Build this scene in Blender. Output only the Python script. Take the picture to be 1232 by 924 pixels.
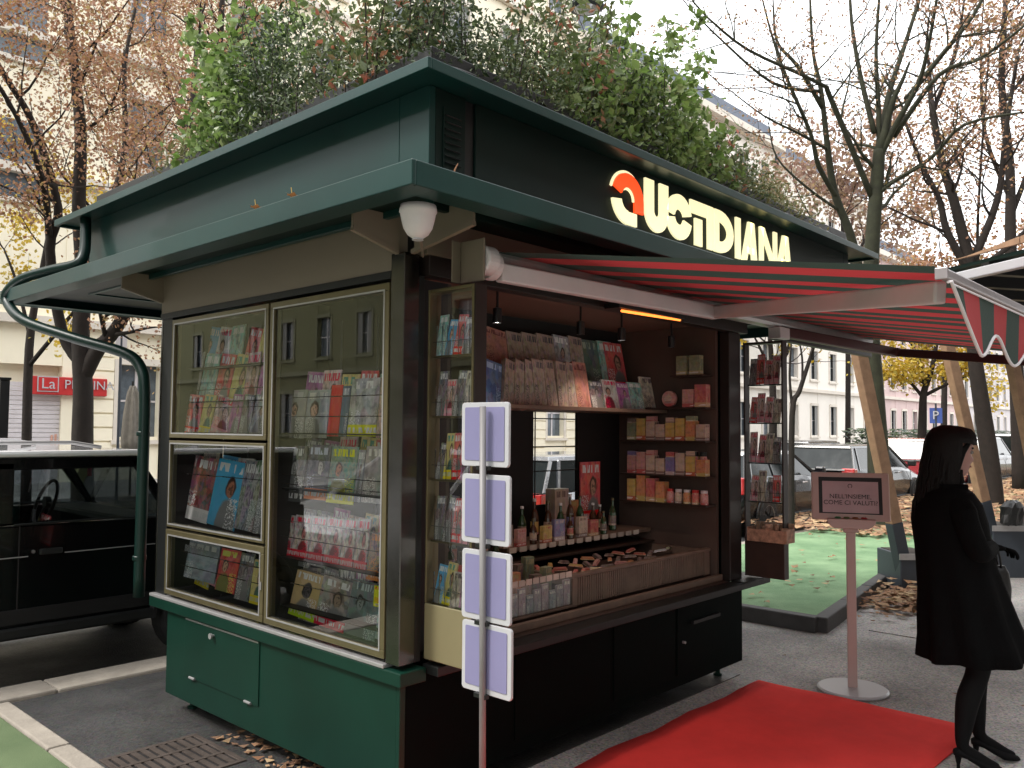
import bpy, bmesh, math, random
import numpy as np
from mathutils import Vector, Matrix
R=math.radians; PI=math.pi
rnd=random.Random(7)
for o in list(bpy.data.objects): bpy.data.objects.remove(o)
SC=bpy.context.scene; COL=SC.collection

# ------------------------------------------------------------------ camera
F=1012.5; YAW,PITCH,ROLL=R(42.65),R(3.013),R(0.43); H=1.65
fw=Vector((math.cos(YAW)*math.cos(PITCH),math.sin(YAW)*math.cos(PITCH),math.sin(PITCH)))
rt=Vector((math.sin(YAW),-math.cos(YAW),0)); up=rt.cross(fw)
rt,up=(math.cos(ROLL)*rt+math.sin(ROLL)*up),(-math.sin(ROLL)*rt+math.cos(ROLL)*up)
cam=bpy.data.cameras.new('camera'); co=bpy.data.objects.new('camera',cam); COL.objects.link(co)
cam.sensor_width=36; cam.lens=36*F/1232; cam.clip_start=.05; cam.clip_end=2000
m=Matrix((rt,up,-fw)).transposed().to_4x4(); m.translation=(0,0,H); co.matrix_world=m
SC.camera=co
C0=Vector((0,0,H))
def ray(x,y): return rt*((x-616)/F)-up*((y-462)/F)+fw
def onX(x,y,X): d=ray(x,y); return C0+d*(X/d.x)
def onY(x,y,Y): d=ray(x,y); return C0+d*(Y/d.y)
def onZ(x,y,Z=0): d=ray(x,y); return C0+d*((Z-H)/d.z)
def at(x,y,D): return C0+ray(x,y)*D

# ------------------------------------------------------------------ sky and sun
SUN_EL,SUN_AZ=R(48),R(152)          # azimuth measured from +X towards +Y
W=bpy.data.worlds.new('World'); SC.world=W; W.use_nodes=True
nt=W.node_tree; nt.nodes.clear()
wo=nt.nodes.new('ShaderNodeOutputWorld'); sky=nt.nodes.new('ShaderNodeTexSky'); sky.sky_type='NISHITA'
sky.sun_disc=False; sky.sun_elevation=SUN_EL; sky.sun_rotation=PI/2-SUN_AZ; sky.air_density=1.5; sky.dust_density=4
b1=nt.nodes.new('ShaderNodeBackground'); b1.inputs[1].default_value=.10; nt.links.new(sky.outputs[0],b1.inputs[0])
b2=nt.nodes.new('ShaderNodeBackground'); b2.inputs[1].default_value=1.6
tc=nt.nodes.new('ShaderNodeTexCoord'); ns=nt.nodes.new('ShaderNodeTexNoise'); ns.inputs['Scale'].default_value=2.2; ns.inputs['Detail'].default_value=5
cr=nt.nodes.new('ShaderNodeValToRGB'); cr.color_ramp.elements[0].color=(.80,.83,.88,1); cr.color_ramp.elements[1].color=(1,.99,.97,1)
nt.links.new(tc.outputs['Generated'],ns.inputs[0]); nt.links.new(ns.outputs[0],cr.inputs[0]); nt.links.new(cr.outputs[0],b2.inputs[0])
mx=nt.nodes.new('ShaderNodeMixShader'); mx.inputs[0].default_value=.85
nt.links.new(b1.outputs[0],mx.inputs[1]); nt.links.new(b2.outputs[0],mx.inputs[2]); nt.links.new(mx.outputs[0],wo.inputs[0])
sl=bpy.data.lights.new('sun','SUN'); sl.energy=1.5; sl.angle=R(14); sl.color=(1,.96,.9)
so=bpy.data.objects.new('sun',sl); COL.objects.link(so)
sd=Vector((math.cos(SUN_AZ)*math.cos(SUN_EL),math.sin(SUN_AZ)*math.cos(SUN_EL),math.sin(SUN_EL)))
so.rotation_euler=sd.to_track_quat('Z','Y').to_euler()
SC.view_settings.view_transform='Standard'; SC.view_settings.look='None'; SC.view_settings.exposure=1.05; SC.view_settings.gamma=1
SC.render.engine='CYCLES'

# ------------------------------------------------------------------ materials
MATS={}
def mat(name,c=(.5,.5,.5),rough=.5,metal=0,var=.12,scale=4,bump=0,bscale=60,emis=None,es=1,spec=.5,coat=0,rand=0,trans=0):
    if name in MATS: return MATS[name]
    m=bpy.data.materials.new(name); m.use_nodes=True; n=m.node_tree.nodes; l=m.node_tree.links
    b=n['Principled BSDF']; b.inputs['Roughness'].default_value=rough; b.inputs['Metallic'].default_value=metal
    b.inputs['Specular IOR Level'].default_value=spec; b.inputs['Coat Weight'].default_value=coat
    if trans: b.inputs['Transmission Weight'].default_value=trans
    t=n.new('ShaderNodeTexCoord')
    no=n.new('ShaderNodeTexNoise'); no.inputs['Scale'].default_value=scale; no.inputs['Detail'].default_value=6; no.inputs['Roughness'].default_value=.65
    l.new(t.outputs['Object'],no.inputs[0])
    r=n.new('ShaderNodeValToRGB'); r.color_ramp.elements[0].position=.3; r.color_ramp.elements[1].position=.7
    r.color_ramp.elements[0].color=tuple(x*(1-var) for x in c)+(1,); r.color_ramp.elements[1].color=tuple(min(1,x*(1+var)) for x in c)+(1,)
    l.new(no.outputs[0],r.inputs[0]); out=r.outputs[0]
    if rand:
        oi=n.new('ShaderNodeObjectInfo'); mp=n.new('ShaderNodeMapRange'); mp.inputs[3].default_value=1-rand; mp.inputs[4].default_value=1+rand
        l.new(oi.outputs['Random'],mp.inputs[0]); hs=n.new('ShaderNodeHueSaturation'); l.new(mp.outputs[0],hs.inputs['Value']); l.new(out,hs.inputs['Color']); out=hs.outputs[0]
    l.new(out,b.inputs['Base Color'])
    if emis: b.inputs['Emission Color'].default_value=emis+(1,); b.inputs['Emission Strength'].default_value=es
    rr=n.new('ShaderNodeMapRange'); rr.inputs[3].default_value=max(0,rough-.08); rr.inputs[4].default_value=min(1,rough+.1)
    l.new(no.outputs[0],rr.inputs[0]); l.new(rr.outputs[0],b.inputs['Roughness'])
    if bump:
        n2=n.new('ShaderNodeTexNoise'); n2.inputs['Scale'].default_value=bscale; n2.inputs['Detail'].default_value=4; l.new(t.outputs['Object'],n2.inputs[0])
        bp=n.new('ShaderNodeBump'); bp.inputs['Strength'].default_value=bump; bp.inputs['Distance'].default_value=.01
        l.new(n2.outputs[0],bp.inputs['Height']); l.new(bp.outputs[0],b.inputs['Normal'])
    MATS[name]=m; return m
def glassmat(name,tint=(1,1,1),boost=1.0,ior=1.5,rough=0.0):
    m=bpy.data.materials.new(name); m.use_nodes=True; n=m.node_tree.nodes; l=m.node_tree.links; n.remove(n['Principled BSDF'])
    o=n['Material Output']; tr=n.new('ShaderNodeBsdfTransparent'); tr.inputs[0].default_value=tint+(1,)
    g=n.new('ShaderNodeBsdfGlossy'); g.inputs['Roughness'].default_value=rough; f=n.new('ShaderNodeFresnel'); f.inputs[0].default_value=ior
    mu=n.new('ShaderNodeMath'); mu.operation='MULTIPLY'; mu.use_clamp=True; mu.inputs[1].default_value=boost; l.new(f.outputs[0],mu.inputs[0])
    x=n.new('ShaderNodeMixShader'); l.new(mu.outputs[0],x.inputs[0]); l.new(tr.outputs[0],x.inputs[1]); l.new(g.outputs[0],x.inputs[2]); l.new(x.outputs[0],o.inputs[0])
    MATS[name]=m; return m
def leafmat(name,cols,trans=.35,rough=.5):
    m=bpy.data.materials.new(name); m.use_nodes=True; n=m.node_tree.nodes; l=m.node_tree.links; b=n['Principled BSDF']; o=n['Material Output']
    g=n.new('ShaderNodeNewGeometry'); r=n.new('ShaderNodeValToRGB'); r.color_ramp.interpolation='LINEAR'
    e=r.color_ramp.elements; 
    for i,c in enumerate(cols):
        p=i/(len(cols)-1)
        if i==0: e[0].color=c+(1,); e[0].position=0
        elif i==len(cols)-1: e[-1].color=c+(1,); e[-1].position=1
        else: k=e.new(p); k.color=c+(1,)
    l.new(g.outputs['Random Per Island'],r.inputs[0]); l.new(r.outputs[0],b.inputs['Base Color']); b.inputs['Roughness'].default_value=rough
    t=n.new('ShaderNodeBsdfTranslucent'); l.new(r.outputs[0],t.inputs[0]); x=n.new('ShaderNodeMixShader'); x.inputs[0].default_value=trans
    l.new(b.outputs[0],x.inputs[1]); l.new(t.outputs[0],x.inputs[2]); l.new(x.outputs[0],o.inputs[0]); MATS[name]=m; return m
def covermat(name,bg,title,fig,foot=None,seed=0,face=True,busy=.5,hue=0):
    """printed magazine cover: title band, picture, figure, small type"""
    def _v(c):
        if c is None: return None
        a=sum(c)/3; return tuple(max(0.004,min(.9,(a+(v-a)*1.25)*1.45)) for v in c)
    bg,title,fig,foot=_v(bg),_v(title),_v(fig),_v(foot)
    m=bpy.data.materials.new(name); m.use_nodes=True; n=m.node_tree.nodes; l=m.node_tree.links; b=n['Principled BSDF']
    b.inputs['Roughness'].default_value=.28
    t=n.new('ShaderNodeTexCoord'); s=n.new('ShaderNodeSeparateXYZ'); wn=n.new('ShaderNodeTexNoise'); wn.inputs['Scale'].default_value=5+seed%4; wn.inputs['Detail'].default_value=2; wm=n.new('ShaderNodeVectorMath'); wm.operation='MULTIPLY_ADD'; wm.inputs[1].default_value=(.16,0,.12); l.new(t.outputs['Generated'],wn.inputs[0]); l.new(wn.outputs['Color'],wm.inputs[0]); l.new(t.outputs['Generated'],wm.inputs[2]); s2=n.new('ShaderNodeSeparateXYZ'); l.new(wm.outputs[0],s2.inputs[0]); XW=s2.outputs[0]; ZW=s2.outputs[2]; l.new(t.outputs['Generated'],s.inputs[0]); X=s.outputs[0]; Z=s.outputs[2]
    def mth(op,a,bb=None,c=None):
        q=n.new('ShaderNodeMath'); q.operation=op
        for i,v in enumerate((a,bb,c)):
            if v is None: continue
            if isinstance(v,(int,float)): q.inputs[i].default_value=v
            else: l.new(v,q.inputs[i])
        return q.outputs[0]
    def mix(fac,a,bb):
        q=n.new('ShaderNodeMix'); q.data_type='RGBA'
        if isinstance(fac,(int,float)): q.inputs[0].default_value=fac
        else: l.new(fac,q.inputs[0])
        for i,v in ((6,a),(7,bb)):
            if isinstance(v,tuple): q.inputs[i].default_value=v+(1,)
            else: l.new(v,q.inputs[i])
        return q.outputs[2]
    def noise(sx,sz,off,det=2):
        mp=n.new('ShaderNodeMapping'); mp.inputs[1].default_value=(off,seed*3.7,off*.3); mp.inputs[3].default_value=(sx,1,sz)
        l.new(t.outputs['Generated'],mp.inputs[0]); q=n.new('ShaderNodeTexNoise'); q.inputs['Scale'].default_value=1; q.inputs['Detail'].default_value=det; l.new(mp.outputs[0],q.inputs[0]); return q.outputs[0]
    photo=n.new('ShaderNodeValToRGB'); e=photo.color_ramp.elements; e[0].position=.38; e[1].position=.62
    e[0].color=tuple(v*.35 for v in bg)+(1,); e[1].color=bg+(1,); k=e.new(.52); k.color=tuple((v+w)/2 for v,w in zip(bg,fig))+(1,)
    l.new(noise(4+4*busy,5+4*busy,seed,3),photo.inputs[0]); c=mix(busy,bg,photo.outputs[0])
    vo=n.new('ShaderNodeTexVoronoi'); vo.inputs['Scale'].default_value=4.5+(seed%3); vm=n.new('ShaderNodeVectorMath'); vm.operation='ADD'; vm.inputs[1].default_value=(seed*1.3,0,seed*.7)
    l.new(wm.outputs[0],vm.inputs[0]); l.new(vm.outputs[0],vo.inputs['Vector'])
    vh=n.new('ShaderNodeHueSaturation'); vh.inputs['Saturation'].default_value=.55; vh.inputs['Value'].default_value=.95; l.new(vo.outputs['Color'],vh.inputs['Color'])
    c=mix(.12+.42*busy,c,mix(.55,vh.outputs[0],c))
    def ell(cx,cz,rx,rz):
        a=mth('POWER',mth('DIVIDE',mth('SUBTRACT',XW,cx+.08),rx),2); d=mth('POWER',mth('DIVIDE',mth('SUBTRACT',ZW,cz+.06),rz),2)
        q_=n.new('ShaderNodeMath'); q_.operation='MULTIPLY'; q_.use_clamp=True; q_.inputs[1].default_value=3.2; l.new(mth('SUBTRACT',1.0,mth('ADD',a,d)),q_.inputs[0]); return q_.outputs[0]
    if face:
        fig=tuple(v*.8 for v in fig)
        dx=.5+.16*math.sin(seed*2.1); fs=.75+.4*((seed*37)%10)/10
        c=mix(ell(dx,.08,.36,.38),c,tuple(v*.25+.03 for v in title))
        c=mix(ell(dx,.60,.19*fs,.17*fs),c,tuple(v*.15 for v in fig))
        c=mix(ell(dx,.57,.135*fs,.14*fs),c,fig); c=mix(mth('MULTIPLY',ell(dx+.02,.57,.10*fs,.10*fs),mth('GREATER_THAN',noise(15,17,seed+2,1),.54)),c,tuple(v*.35 for v in fig))
    tb=mth('MULTIPLY',mth('GREATER_THAN',Z,.82),mth('LESS_THAN',Z,.95))
    letters=mth('GREATER_THAN',noise(16,3,seed+5,0),.47)
    tx=mth('MULTIPLY',mth('GREATER_THAN',X,.08),mth('LESS_THAN',X,.92))
    c=mix(mth('MULTIPLY',mth('MULTIPLY',tb,letters),tx),c,title)
    small=mth('MULTIPLY',mth('GREATER_THAN',noise(34,46,seed+9,0),.56),mth('MULTIPLY',mth('LESS_THAN',Z,.45),mth('LESS_THAN',mth('ABSOLUTE',mth('SUBTRACT',X,.22 if seed%2 else .78)),.17)))
    c=mix(small,c,title)
    if foot:
        c=mix(mth('LESS_THAN',Z,.2),c,foot)
        c=mix(mth('MULTIPLY',mth('LESS_THAN',Z,.15),mth('MULTIPLY',mth('GREATER_THAN',Z,.06),mth('GREATER_THAN',noise(22,6,seed+3,0),.5))),c,tuple(min(1,v*.2+.6) for v in title))
    if hue:
        oi=n.new('ShaderNodeObjectInfo'); hs=n.new('ShaderNodeHueSaturation'); mp=n.new('ShaderNodeMapRange'); mp.inputs[3].default_value=.5-hue; mp.inputs[4].default_value=.5+hue
        l.new(oi.outputs['Random'],mp.inputs[0]); l.new(mp.outputs[0],hs.inputs['Hue']); l.new(c,hs.inputs['Color']); c=hs.outputs[0]
    l.new(c,b.inputs['Base Color']); MATS[name]=m; return m

M=dict(
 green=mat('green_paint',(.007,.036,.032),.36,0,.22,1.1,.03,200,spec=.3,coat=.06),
 greenb=mat('base_green_paint',(.0025,.026,.0165),.42,0,.28,1.2,.03,120,spec=.3),
 greend=mat('shaded_dark_green',(.0018,.0110,.0085),.5,0,.2,2,.03,120,spec=.22),  # kiosk green with the front's shade put into it; also for dark undersides
 dkmetal=mat('dark_metal',(.007,.008,.008),.45,.1,.15),
 steel=mat('stainless_steel',(.13,.125,.12),.22,1,.12,9,.03,150),
 alu=mat('brushed_aluminium',(.42,.41,.41),.35,.5,.1,12),
 gold=mat('champagne_frame',(.15,.125,.065),.33,.5,.12,6),
 cream=mat('cream_panel',(.19,.155,.115),.5,0,.06,1.5),
 creamy=mat('yellow_cream_panel',(.20,.175,.095),.45,0,.06,2),
 brownmetal=mat('brown_metal',(.022,.015,.013),.45,.2,.15),
 wood=mat('display_wood',(.17,.115,.085),.5,0,.25,8,.05,40),
 darkwood=mat('dark_wood',(.04,.022,.016),.5,0,.25,6,.05,40),
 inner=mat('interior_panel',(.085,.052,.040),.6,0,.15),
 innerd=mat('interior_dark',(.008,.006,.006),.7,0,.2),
 olive=mat('display_back_panel',(.04,.038,.028),.6,0,.12),
 white=mat('white_plastic',(.46,.46,.48),.35,0,.04),
 whitem=mat('white_powder_coat',(.62,.58,.59),.4,0,.06),
 pipe=mat('pipe_green_paint',(.003,.018,.014),.35,0,.15,3,.03,120,spec=.3),
 baseb=mat('shaded_base_panel',(.0010,.0040,.0034),.6,0,.3,1.5,.03,120,spec=.05),  # base green taken near black, the front's shade put into its colour
 redtint=mat('carpet_tinted_metal',(.06,.018,.018),.4,.1,.15),  # white arm metal with the carpet's red reflection put into its colour
 ceil=mat('ceiling_board',(.15,.09,.065),.6,0,.1),
 barm=mat('grey_bar',(.30,.27,.28),.35,.3,.08),
 black=mat('black_plastic',(.006,.006,.0065),.45,0,.2),
 red=mat('red_plastic',(.5,.03,.03),.4,0,.1),
 wire=mat('chrome_wire',(.55,.55,.53),.25,1,.05),
 lavender=mat('lavender_card',(.21,.20,.35),.5,0,.04,3),
 timber=mat('larch_timber',(.33,.20,.12),.6,0,.22,10,.1,30),
 anthracite=mat('anthracite_metal',(.045,.055,.07),.5,.1,.12),
 bark=mat('bark',(.022,.016,.013),.9,0,.35,9,.6,30),
 mossbark=mat('mossy_bark',(.034,.036,.020),.9,0,.4,6,.6,25),
 twig=mat('twig_bark',(.035,.026,.022),.9,0,.3,9),
 tyre=mat('tyre_rubber',(.015,.015,.015),.8,0,.2),
 rim=mat('alloy_rim',(.4,.4,.41),.3,.9,.1),
 carblack=mat('black_car_paint',(.0022,.0022,.0026),.2,0,.1,spec=.35,coat=.3),
 carwhite=mat('white_car_paint',(.75,.75,.76),.2,0,.04,coat=1),
 carsilver=mat('silver_car_paint',(.25,.26,.28),.25,.5,.05,coat=1),
 carred=mat('red_car_paint',(.28,.02,.03),.2,0,.06,coat=1),
 cargrey=mat('dark_grey_car_paint',(.006,.006,.008),.25,.1,.08,coat=.25),
 tail=mat('tail_lamp_lens',(.45,.01,.01),.15,0,.1,coat=1),
 lens=mat('headlamp_lens',(.6,.62,.65),.1,.2,.1),
 darkglass=mat('tinted_car_glass',(.012,.018,.02),.08,0,.1,spec=.3,coat=.05),
 stone=mat('kerb_stone',(.34,.30,.25),.85,0,.2,5,.4,60,rand=.12),
 coat=mat('black_wool',(.003,.003,.0033),.95,0,.3,20,.3,300,spec=.1),
 tights=mat('black_tights',(.0025,.0025,.003),.8,0,.2,spec=.2),
 skin=mat('skin',(.30,.15,.125),.55,0,.06,8),
 hair=mat('dark_hair',(.004,.003,.003),.6,0,.3,30,.4,200,spec=.2),
 paper=mat('newsprint',(.55,.50,.44),.8,0,.12,30,rand=.2),
 soil=mat('planting_soil',(.03,.022,.016),.95,0,.4,10,.5,30),
)
GLASS=glassmat('window_glass',(.97,.98,.97),2.3,1.52); CARGLASS=glassmat('car_side_glass',(.36,.40,.41),3.0)
FARGLASS=mat('far_window_glass',(.10,.12,.14),.12,0,.3)

# ------------------------------------------------------------------ mesh helpers
class MB:
    def __init__(s): s.v=[]; s.f=[]
    def add(s,vs,fs):
        k=len(s.v); s.v+= [tuple(v) for v in vs]; s.f+=[tuple(i+k for i in f) for f in fs]; return s
    def box(s,x0,x1,y0,y1,z0,z1):
        x0,x1=sorted((x0,x1)); y0,y1=sorted((y0,y1)); z0,z1=sorted((z0,z1))
        return s.add([(x0,y0,z0),(x1,y0,z0),(x1,y1,z0),(x0,y1,z0),(x0,y0,z1),(x1,y0,z1),(x1,y1,z1),(x0,y1,z1)],
          [(0,3,2,1),(4,5,6,7),(0,1,5,4),(1,2,6,5),(2,3,7,6),(3,0,4,7)])
    def obox(s,c,sz,rot):
        m=Matrix.Translation(c)@(rot.to_4x4() if hasattr(rot,'to_4x4') else rot)
        k=MB().box(-sz[0]/2,sz[0]/2,-sz[1]/2,sz[1]/2,-sz[2]/2,sz[2]/2)
        return s.add([m@Vector(v) for v in k.v],k.f)
    def bar(s,a,b,w,h,upv=(0,0,1)):
        a=Vector(a); b=Vector(b); d=(b-a); L=d.length; d.normalize(); sx=d.cross(Vector(upv)); sx.normalize(); u=sx.cross(d)
        return s.obox((a+b)/2,(L,w,h),Matrix((d,sx,u)).transposed())
    def prism(s,poly,d,O=(0,0,0),U=(1,0,0),V=(0,0,1),N=(0,-1,0)):
        """poly (counter-clockwise seen against N) in axes U,V, extruded by d along N"""
        O,U,V,N=map(Vector,(O,U,V,N)); n=len(poly)
        a=[O+U*p[0]+V*p[1] for p in poly]; b=[p+N*d for p in a]
        return s.add(a+b,[tuple(range(n))[::-1],tuple(range(n,2*n))]+[(i,(i+1)%n,n+(i+1)%n,n+i) for i in range(n)])
    def tube(s,pts,r,n=8,caps=True):
        pts=[Vector(p) for p in pts]; 
        if not hasattr(r,'__len__'): r=[r]*len(pts)
        prev=None; rings=[]
        for i,p in enumerate(pts):
            d=(pts[min(i+1,len(pts)-1)]-pts[max(i-1,0)]); 
            if d.length<1e-9: d=Vector((0,0,1))
            d.normalize()
            if prev is None: a=d.orthogonal().normalized()
            else: a=(prev-d*prev.dot(d)); a=a.normalized() if a.length>1e-6 else d.orthogonal().normalized()
            prev=a; b=d.cross(a)
            rings.append([p+(a*math.cos(2*PI*k/n)+b*math.sin(2*PI*k/n))*r[i] for k in range(n)])
        k0=len(s.v)
        for q in rings: s.v+=[tuple(v) for v in q]
        for i in range(len(pts)-1):
            for k in range(n):
                s.f.append((k0+i*n+k,k0+i*n+(k+1)%n,k0+(i+1)*n+(k+1)%n,k0+(i+1)*n+k))
        if caps: s.f.append(tuple(k0+k for k in range(n))[::-1]); s.f.append(tuple(k0+(len(pts)-1)*n+k for k in range(n)))
        return s
    def loft(s,rings,cap=True):
        n=len(rings[0]); k0=len(s.v)
        for q in rings: s.v+=[tuple(v) for v in q]
        for i in range(len(rings)-1):
            for k in range(n): s.f.append((k0+i*n+k,k0+i*n+(k+1)%n,k0+(i+1)*n+(k+1)%n,k0+(i+1)*n+k))
        if cap: s.f.append(tuple(k0+k for k in range(n))[::-1]); s.f.append(tuple(k0+(len(rings)-1)*n+k for k in range(n)))
        return s
    def lathe(s,prof,c=(0,0,0),n=16,axis='Z'):
        rings=[]
        for r,z in prof:
            q=[]
            for k in range(n):
                a=2*PI*k/n; p=(r*math.cos(a),r*math.sin(a),z)
                if axis=='Y': p=(p[0],p[2],-p[1])
                if axis=='X': p=(p[2],p[0],p[1])
                q.append((p[0]+c[0],p[1]+c[1],p[2]+c[2]))
            rings.append(q)
        return s.loft(rings)
    def quad(s,a,b,c,d): return s.add([a,b,c,d],[(0,1,2,3)])
    def build(s,name,mt,parent=None,smooth=False,bev=0,label=None,off=None):
        me=bpy.data.meshes.new(name); me.from_pydata(s.v,[],s.f); me.update()
        if smooth: me.polygons.foreach_set('use_smooth',[True]*len(me.polygons))
        me.materials.append(M[mt] if isinstance(mt,str) else mt)
        o=bpy.data.objects.new(name,me); COL.objects.link(o)
        if parent is not None:
            o.parent=parent
            p=parent; L=Vector((0,0,0))
            while p is not None:
                L+=Vector(p.location); p=p.parent
            if parent.get('worldspace'): o.location=-L
        if bev:
            b=o.modifiers.new('bevel','BEVEL'); b.width=bev; b.segments=2; b.limit_method='ANGLE'; b.angle_limit=R(40)
        if label: o['label']=label
        return o
def thing(name,label,cat,loc=(0,0,0),rz=0,group=None,ws=True):
    o=bpy.data.objects.new(name,None); COL.objects.link(o); o.location=loc; o.rotation_euler=(0,0,rz); o.empty_display_size=.1
    o['label']=label; o['category']=cat
    if group: o['group']=group
    if ws: o['worldspace']=1
    return o
def tag(o,label,cat,group=None,kind=None):
    o['label']=label; o['category']=cat
    if group: o['group']=group
    if kind: o['kind']=kind
    return o
def struct(o): o['kind']='structure'; return o
def stuff(o): o['kind']='stuff'; return o
def dup(root,loc=None,rz=None,label=None):
    def cp(o,par):
        c=o.copy(); COL.objects.link(c); c.parent=par
        for ch in kids(o): cp(ch,c)
        return c
    def kids(o): return [q for q in bpy.data.objects if q.parent==o]
    c=cp(root,None)
    if loc is not None: c.location=loc
    if rz is not None: c.rotation_euler=(0,0,rz)
    if label: c['label']=label
    return c
def text_mesh(txt,size,ext=.002):
    cu=bpy.data.curves.new('t','FONT'); cu.body=txt; cu.size=size; cu.extrude=ext; cu.align_x='CENTER'; cu.align_y='CENTER'; cu.resolution_u=3
    o=bpy.data.objects.new('t',cu); COL.objects.link(o); dg=bpy.context.evaluated_depsgraph_get(); dg.update()
    me=bpy.data.meshes.new_from_object(o.evaluated_get(dg)); bpy.data.objects.remove(o); return me
def text_obj(name,txt,size,mt,loc,right,upv,parent=None,sx=1,ext=.002):
    """flat lettering whose baseline runs along right and whose face looks along right x up"""
    me=text_mesh(txt,size,ext); me.materials.clear(); me.materials.append(M[mt] if isinstance(mt,str) else mt)
    r=Vector(right).normalized(); u=Vector(upv).normalized(); n=r.cross(u)
    mm=Matrix((r,u,n)).transposed().to_4x4(); mm.translation=Vector(loc)
    me.transform(mm@Matrix.Diagonal((sx,1,1,1)))
    o=bpy.data.objects.new(name,me); COL.objects.link(o)
    if parent is not None:
        o.parent=parent
        if parent.get('worldspace'):
            L=Vector((0,0,0)); p=parent
            while p is not None: L+=Vector(p.location); p=p.parent
            o.location=-L
    return o
ORD=['leftmost','second from left','third from left','fourth from left','fifth from left','sixth from left','seventh from left','eighth from left','ninth from left','tenth from left','eleventh from left','twelfth from left','thirteenth from left','fourteenth from left','fifteenth from left','sixteenth from left']

# ================================================================== THE GROUND
def groundmat(name,c,wet=0,var=.25):
    m=bpy.data.materials.new(name); m.use_nodes=True; n=m.node_tree.nodes; l=m.node_tree.links; b=n['Principled BSDF']
    t=n.new('ShaderNodeTexCoord')
    def no(s,d=6,r=.6):
        q=n.new('ShaderNodeTexNoise'); q.inputs['Scale'].default_value=s; q.inputs['Detail'].default_value=d; q.inputs['Roughness'].default_value=r; l.new(t.outputs['Object'],q.inputs[0]); return q
    big=no(.7,8,.6); fine=no(140,2); vo=n.new('ShaderNodeTexVoronoi'); vo.inputs['Scale'].default_value=90; l.new(t.outputs['Object'],vo.inputs[0])
    r=n.new('ShaderNodeValToRGB'); r.color_ramp.elements[0].position=.35; r.color_ramp.elements[1].position=.66
    r.color_ramp.elements[0].color=tuple(v*(1-var) for v in c)+(1,); r.color_ramp.elements[1].color=tuple(v*(1+var) for v in c)+(1,); l.new(big.outputs[0],r.inputs[0])
    mx=n.new('ShaderNodeMix'); mx.data_type='RGBA'; mx.blend_type='OVERLAY'; mx.inputs[0].default_value=.55; l.new(r.outputs[0],mx.inputs[6]); l.new(vo.outputs['Color'],mx.inputs[7])
    hs=n.new('ShaderNodeHueSaturation'); hs.inputs['Saturation'].default_value=.35; l.new(mx.outputs[2],hs.inputs['Color']); 
    l.new(hs.outputs[0],b.inputs['Base Color'])
    rr=n.new('ShaderNodeMapRange'); rr.inputs[1].default_value=.35; rr.inputs[2].default_value=.65; rr.inputs[3].default_value=.85-.55*wet; rr.inputs[4].default_value=.9-.1*wet; l.new(no(1.3).outputs[0],rr.inputs[0]); l.new(rr.outputs[0],b.inputs['Roughness'])
    bp=n.new('ShaderNodeBump'); bp.inputs['Strength'].default_value=.35; bp.inputs['Distance'].default_value=.006; l.new(vo.outputs['Distance'],bp.inputs['Height']); l.new(bp.outputs[0],b.inputs['Normal'])
    MATS[name]=m; return m
ASPH=groundmat('wet_asphalt',(.036,.033,.031),1); PAVE=groundmat('pavement_asphalt',(.31,.26,.215),.35,.42); ROADM=groundmat('road_asphalt',(.035,.035,.037),.6)
def turfmat(name,cols):
    m=mat(name,cols[0],.85,0,.15,2,.6,300); n=m.node_tree.nodes; l=m.node_tree.links
    r=[q for q in n if q.type=='VALTORGB'][0]; r.color_ramp.elements[0].color=cols[0]+(1,); r.color_ramp.elements[1].color=cols[1]+(1,); return m
TURFL=turfmat('worn_turf',((.085,.13,.055),(.14,.19,.09))); TURF=turfmat('artificial_turf',((.11,.22,.10),(.24,.37,.20))); GRASS=turfmat('grass_ground',((.13,.17,.06),(.25,.22,.10)))
struct(MB().box(-300,500,-300,500,-.6,-.18).build('ground',PAVE))
struct(MB().box(-120,300,5.9,20.2,-.3,-.13).build('road',ROADM))
struct(MB().box(-120,300,20.2,26.2,-.3,0).build('far_pavement',PAVE))
struct(MB().box(-120,300,11.2,13.0,-.3,-.01).build('median_strip',GRASS))
struct(MB().box(1.66,60,-14,5.62,-.3,0).build('pavement',PAVE))
struct(MB().box(1.70,5.3,2.77,5.61,-.25,.004).build('asphalt_patch',ASPH))
struct(MB().box(-1.4,1.60,-14,5.6,-.3,.015).build('turf_left',TURFL))
# kerbs made of single stones
def kerb(name,a,b,w,z0,z1,L=1.0,mt='stone'):
    a=Vector(a);b=Vector(b); d=(b-a); n=max(1,int(round(d.length/L))); d.normalize(); s=Vector((-d.y,d.x))
    o=bpy.data.objects.new(name,None); COL.objects.link(o); o.location=(a.x,a.y,0); o['kind']='structure'
    L=(b-a).length/n; k=MB().box(.004,L-.004,-w/2,w/2,z0,z1); me=None; ang=math.atan2(d.y,d.x)
    for i in range(n):
        if me is None: st=k.build('kerb_stone',mt,o,bev=.012); me=st.data
        else:
            st=bpy.data.objects.new('kerb_stone',me); COL.objects.link(st); st.parent=o
            bb=st.modifiers.new('bevel','BEVEL'); bb.width=.012; bb.segments=2
        st.location=(d.x*L*i,d.y*L*i,rnd.uniform(-.004,.004)); st.rotation_euler=(0,0,ang)
    return o
kerb('kerb_along_turf',(1.665,-2),(1.665,5.6),.11,-.2,.022,.9)
kerb('kerb_along_road',(-8,5.77),(26,5.77),.28,-.2,.022,1.0)
M['lawnkerb']=mat('dark_kerb_stone',(.06,.058,.058),.7,0,.2,5,.3,60,rand=.1)
lawn=[(6.9,5.5),(6.9,2.95),(10.3,3.42),(40,5.2),(40,5.5)]
struct(MB().prism([(p[0],p[1]) for p in lawn][::-1],.3,(0,0,-.2),(1,0,0),(0,1,0),(0,0,1)).build('lawn',TURF))
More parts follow.
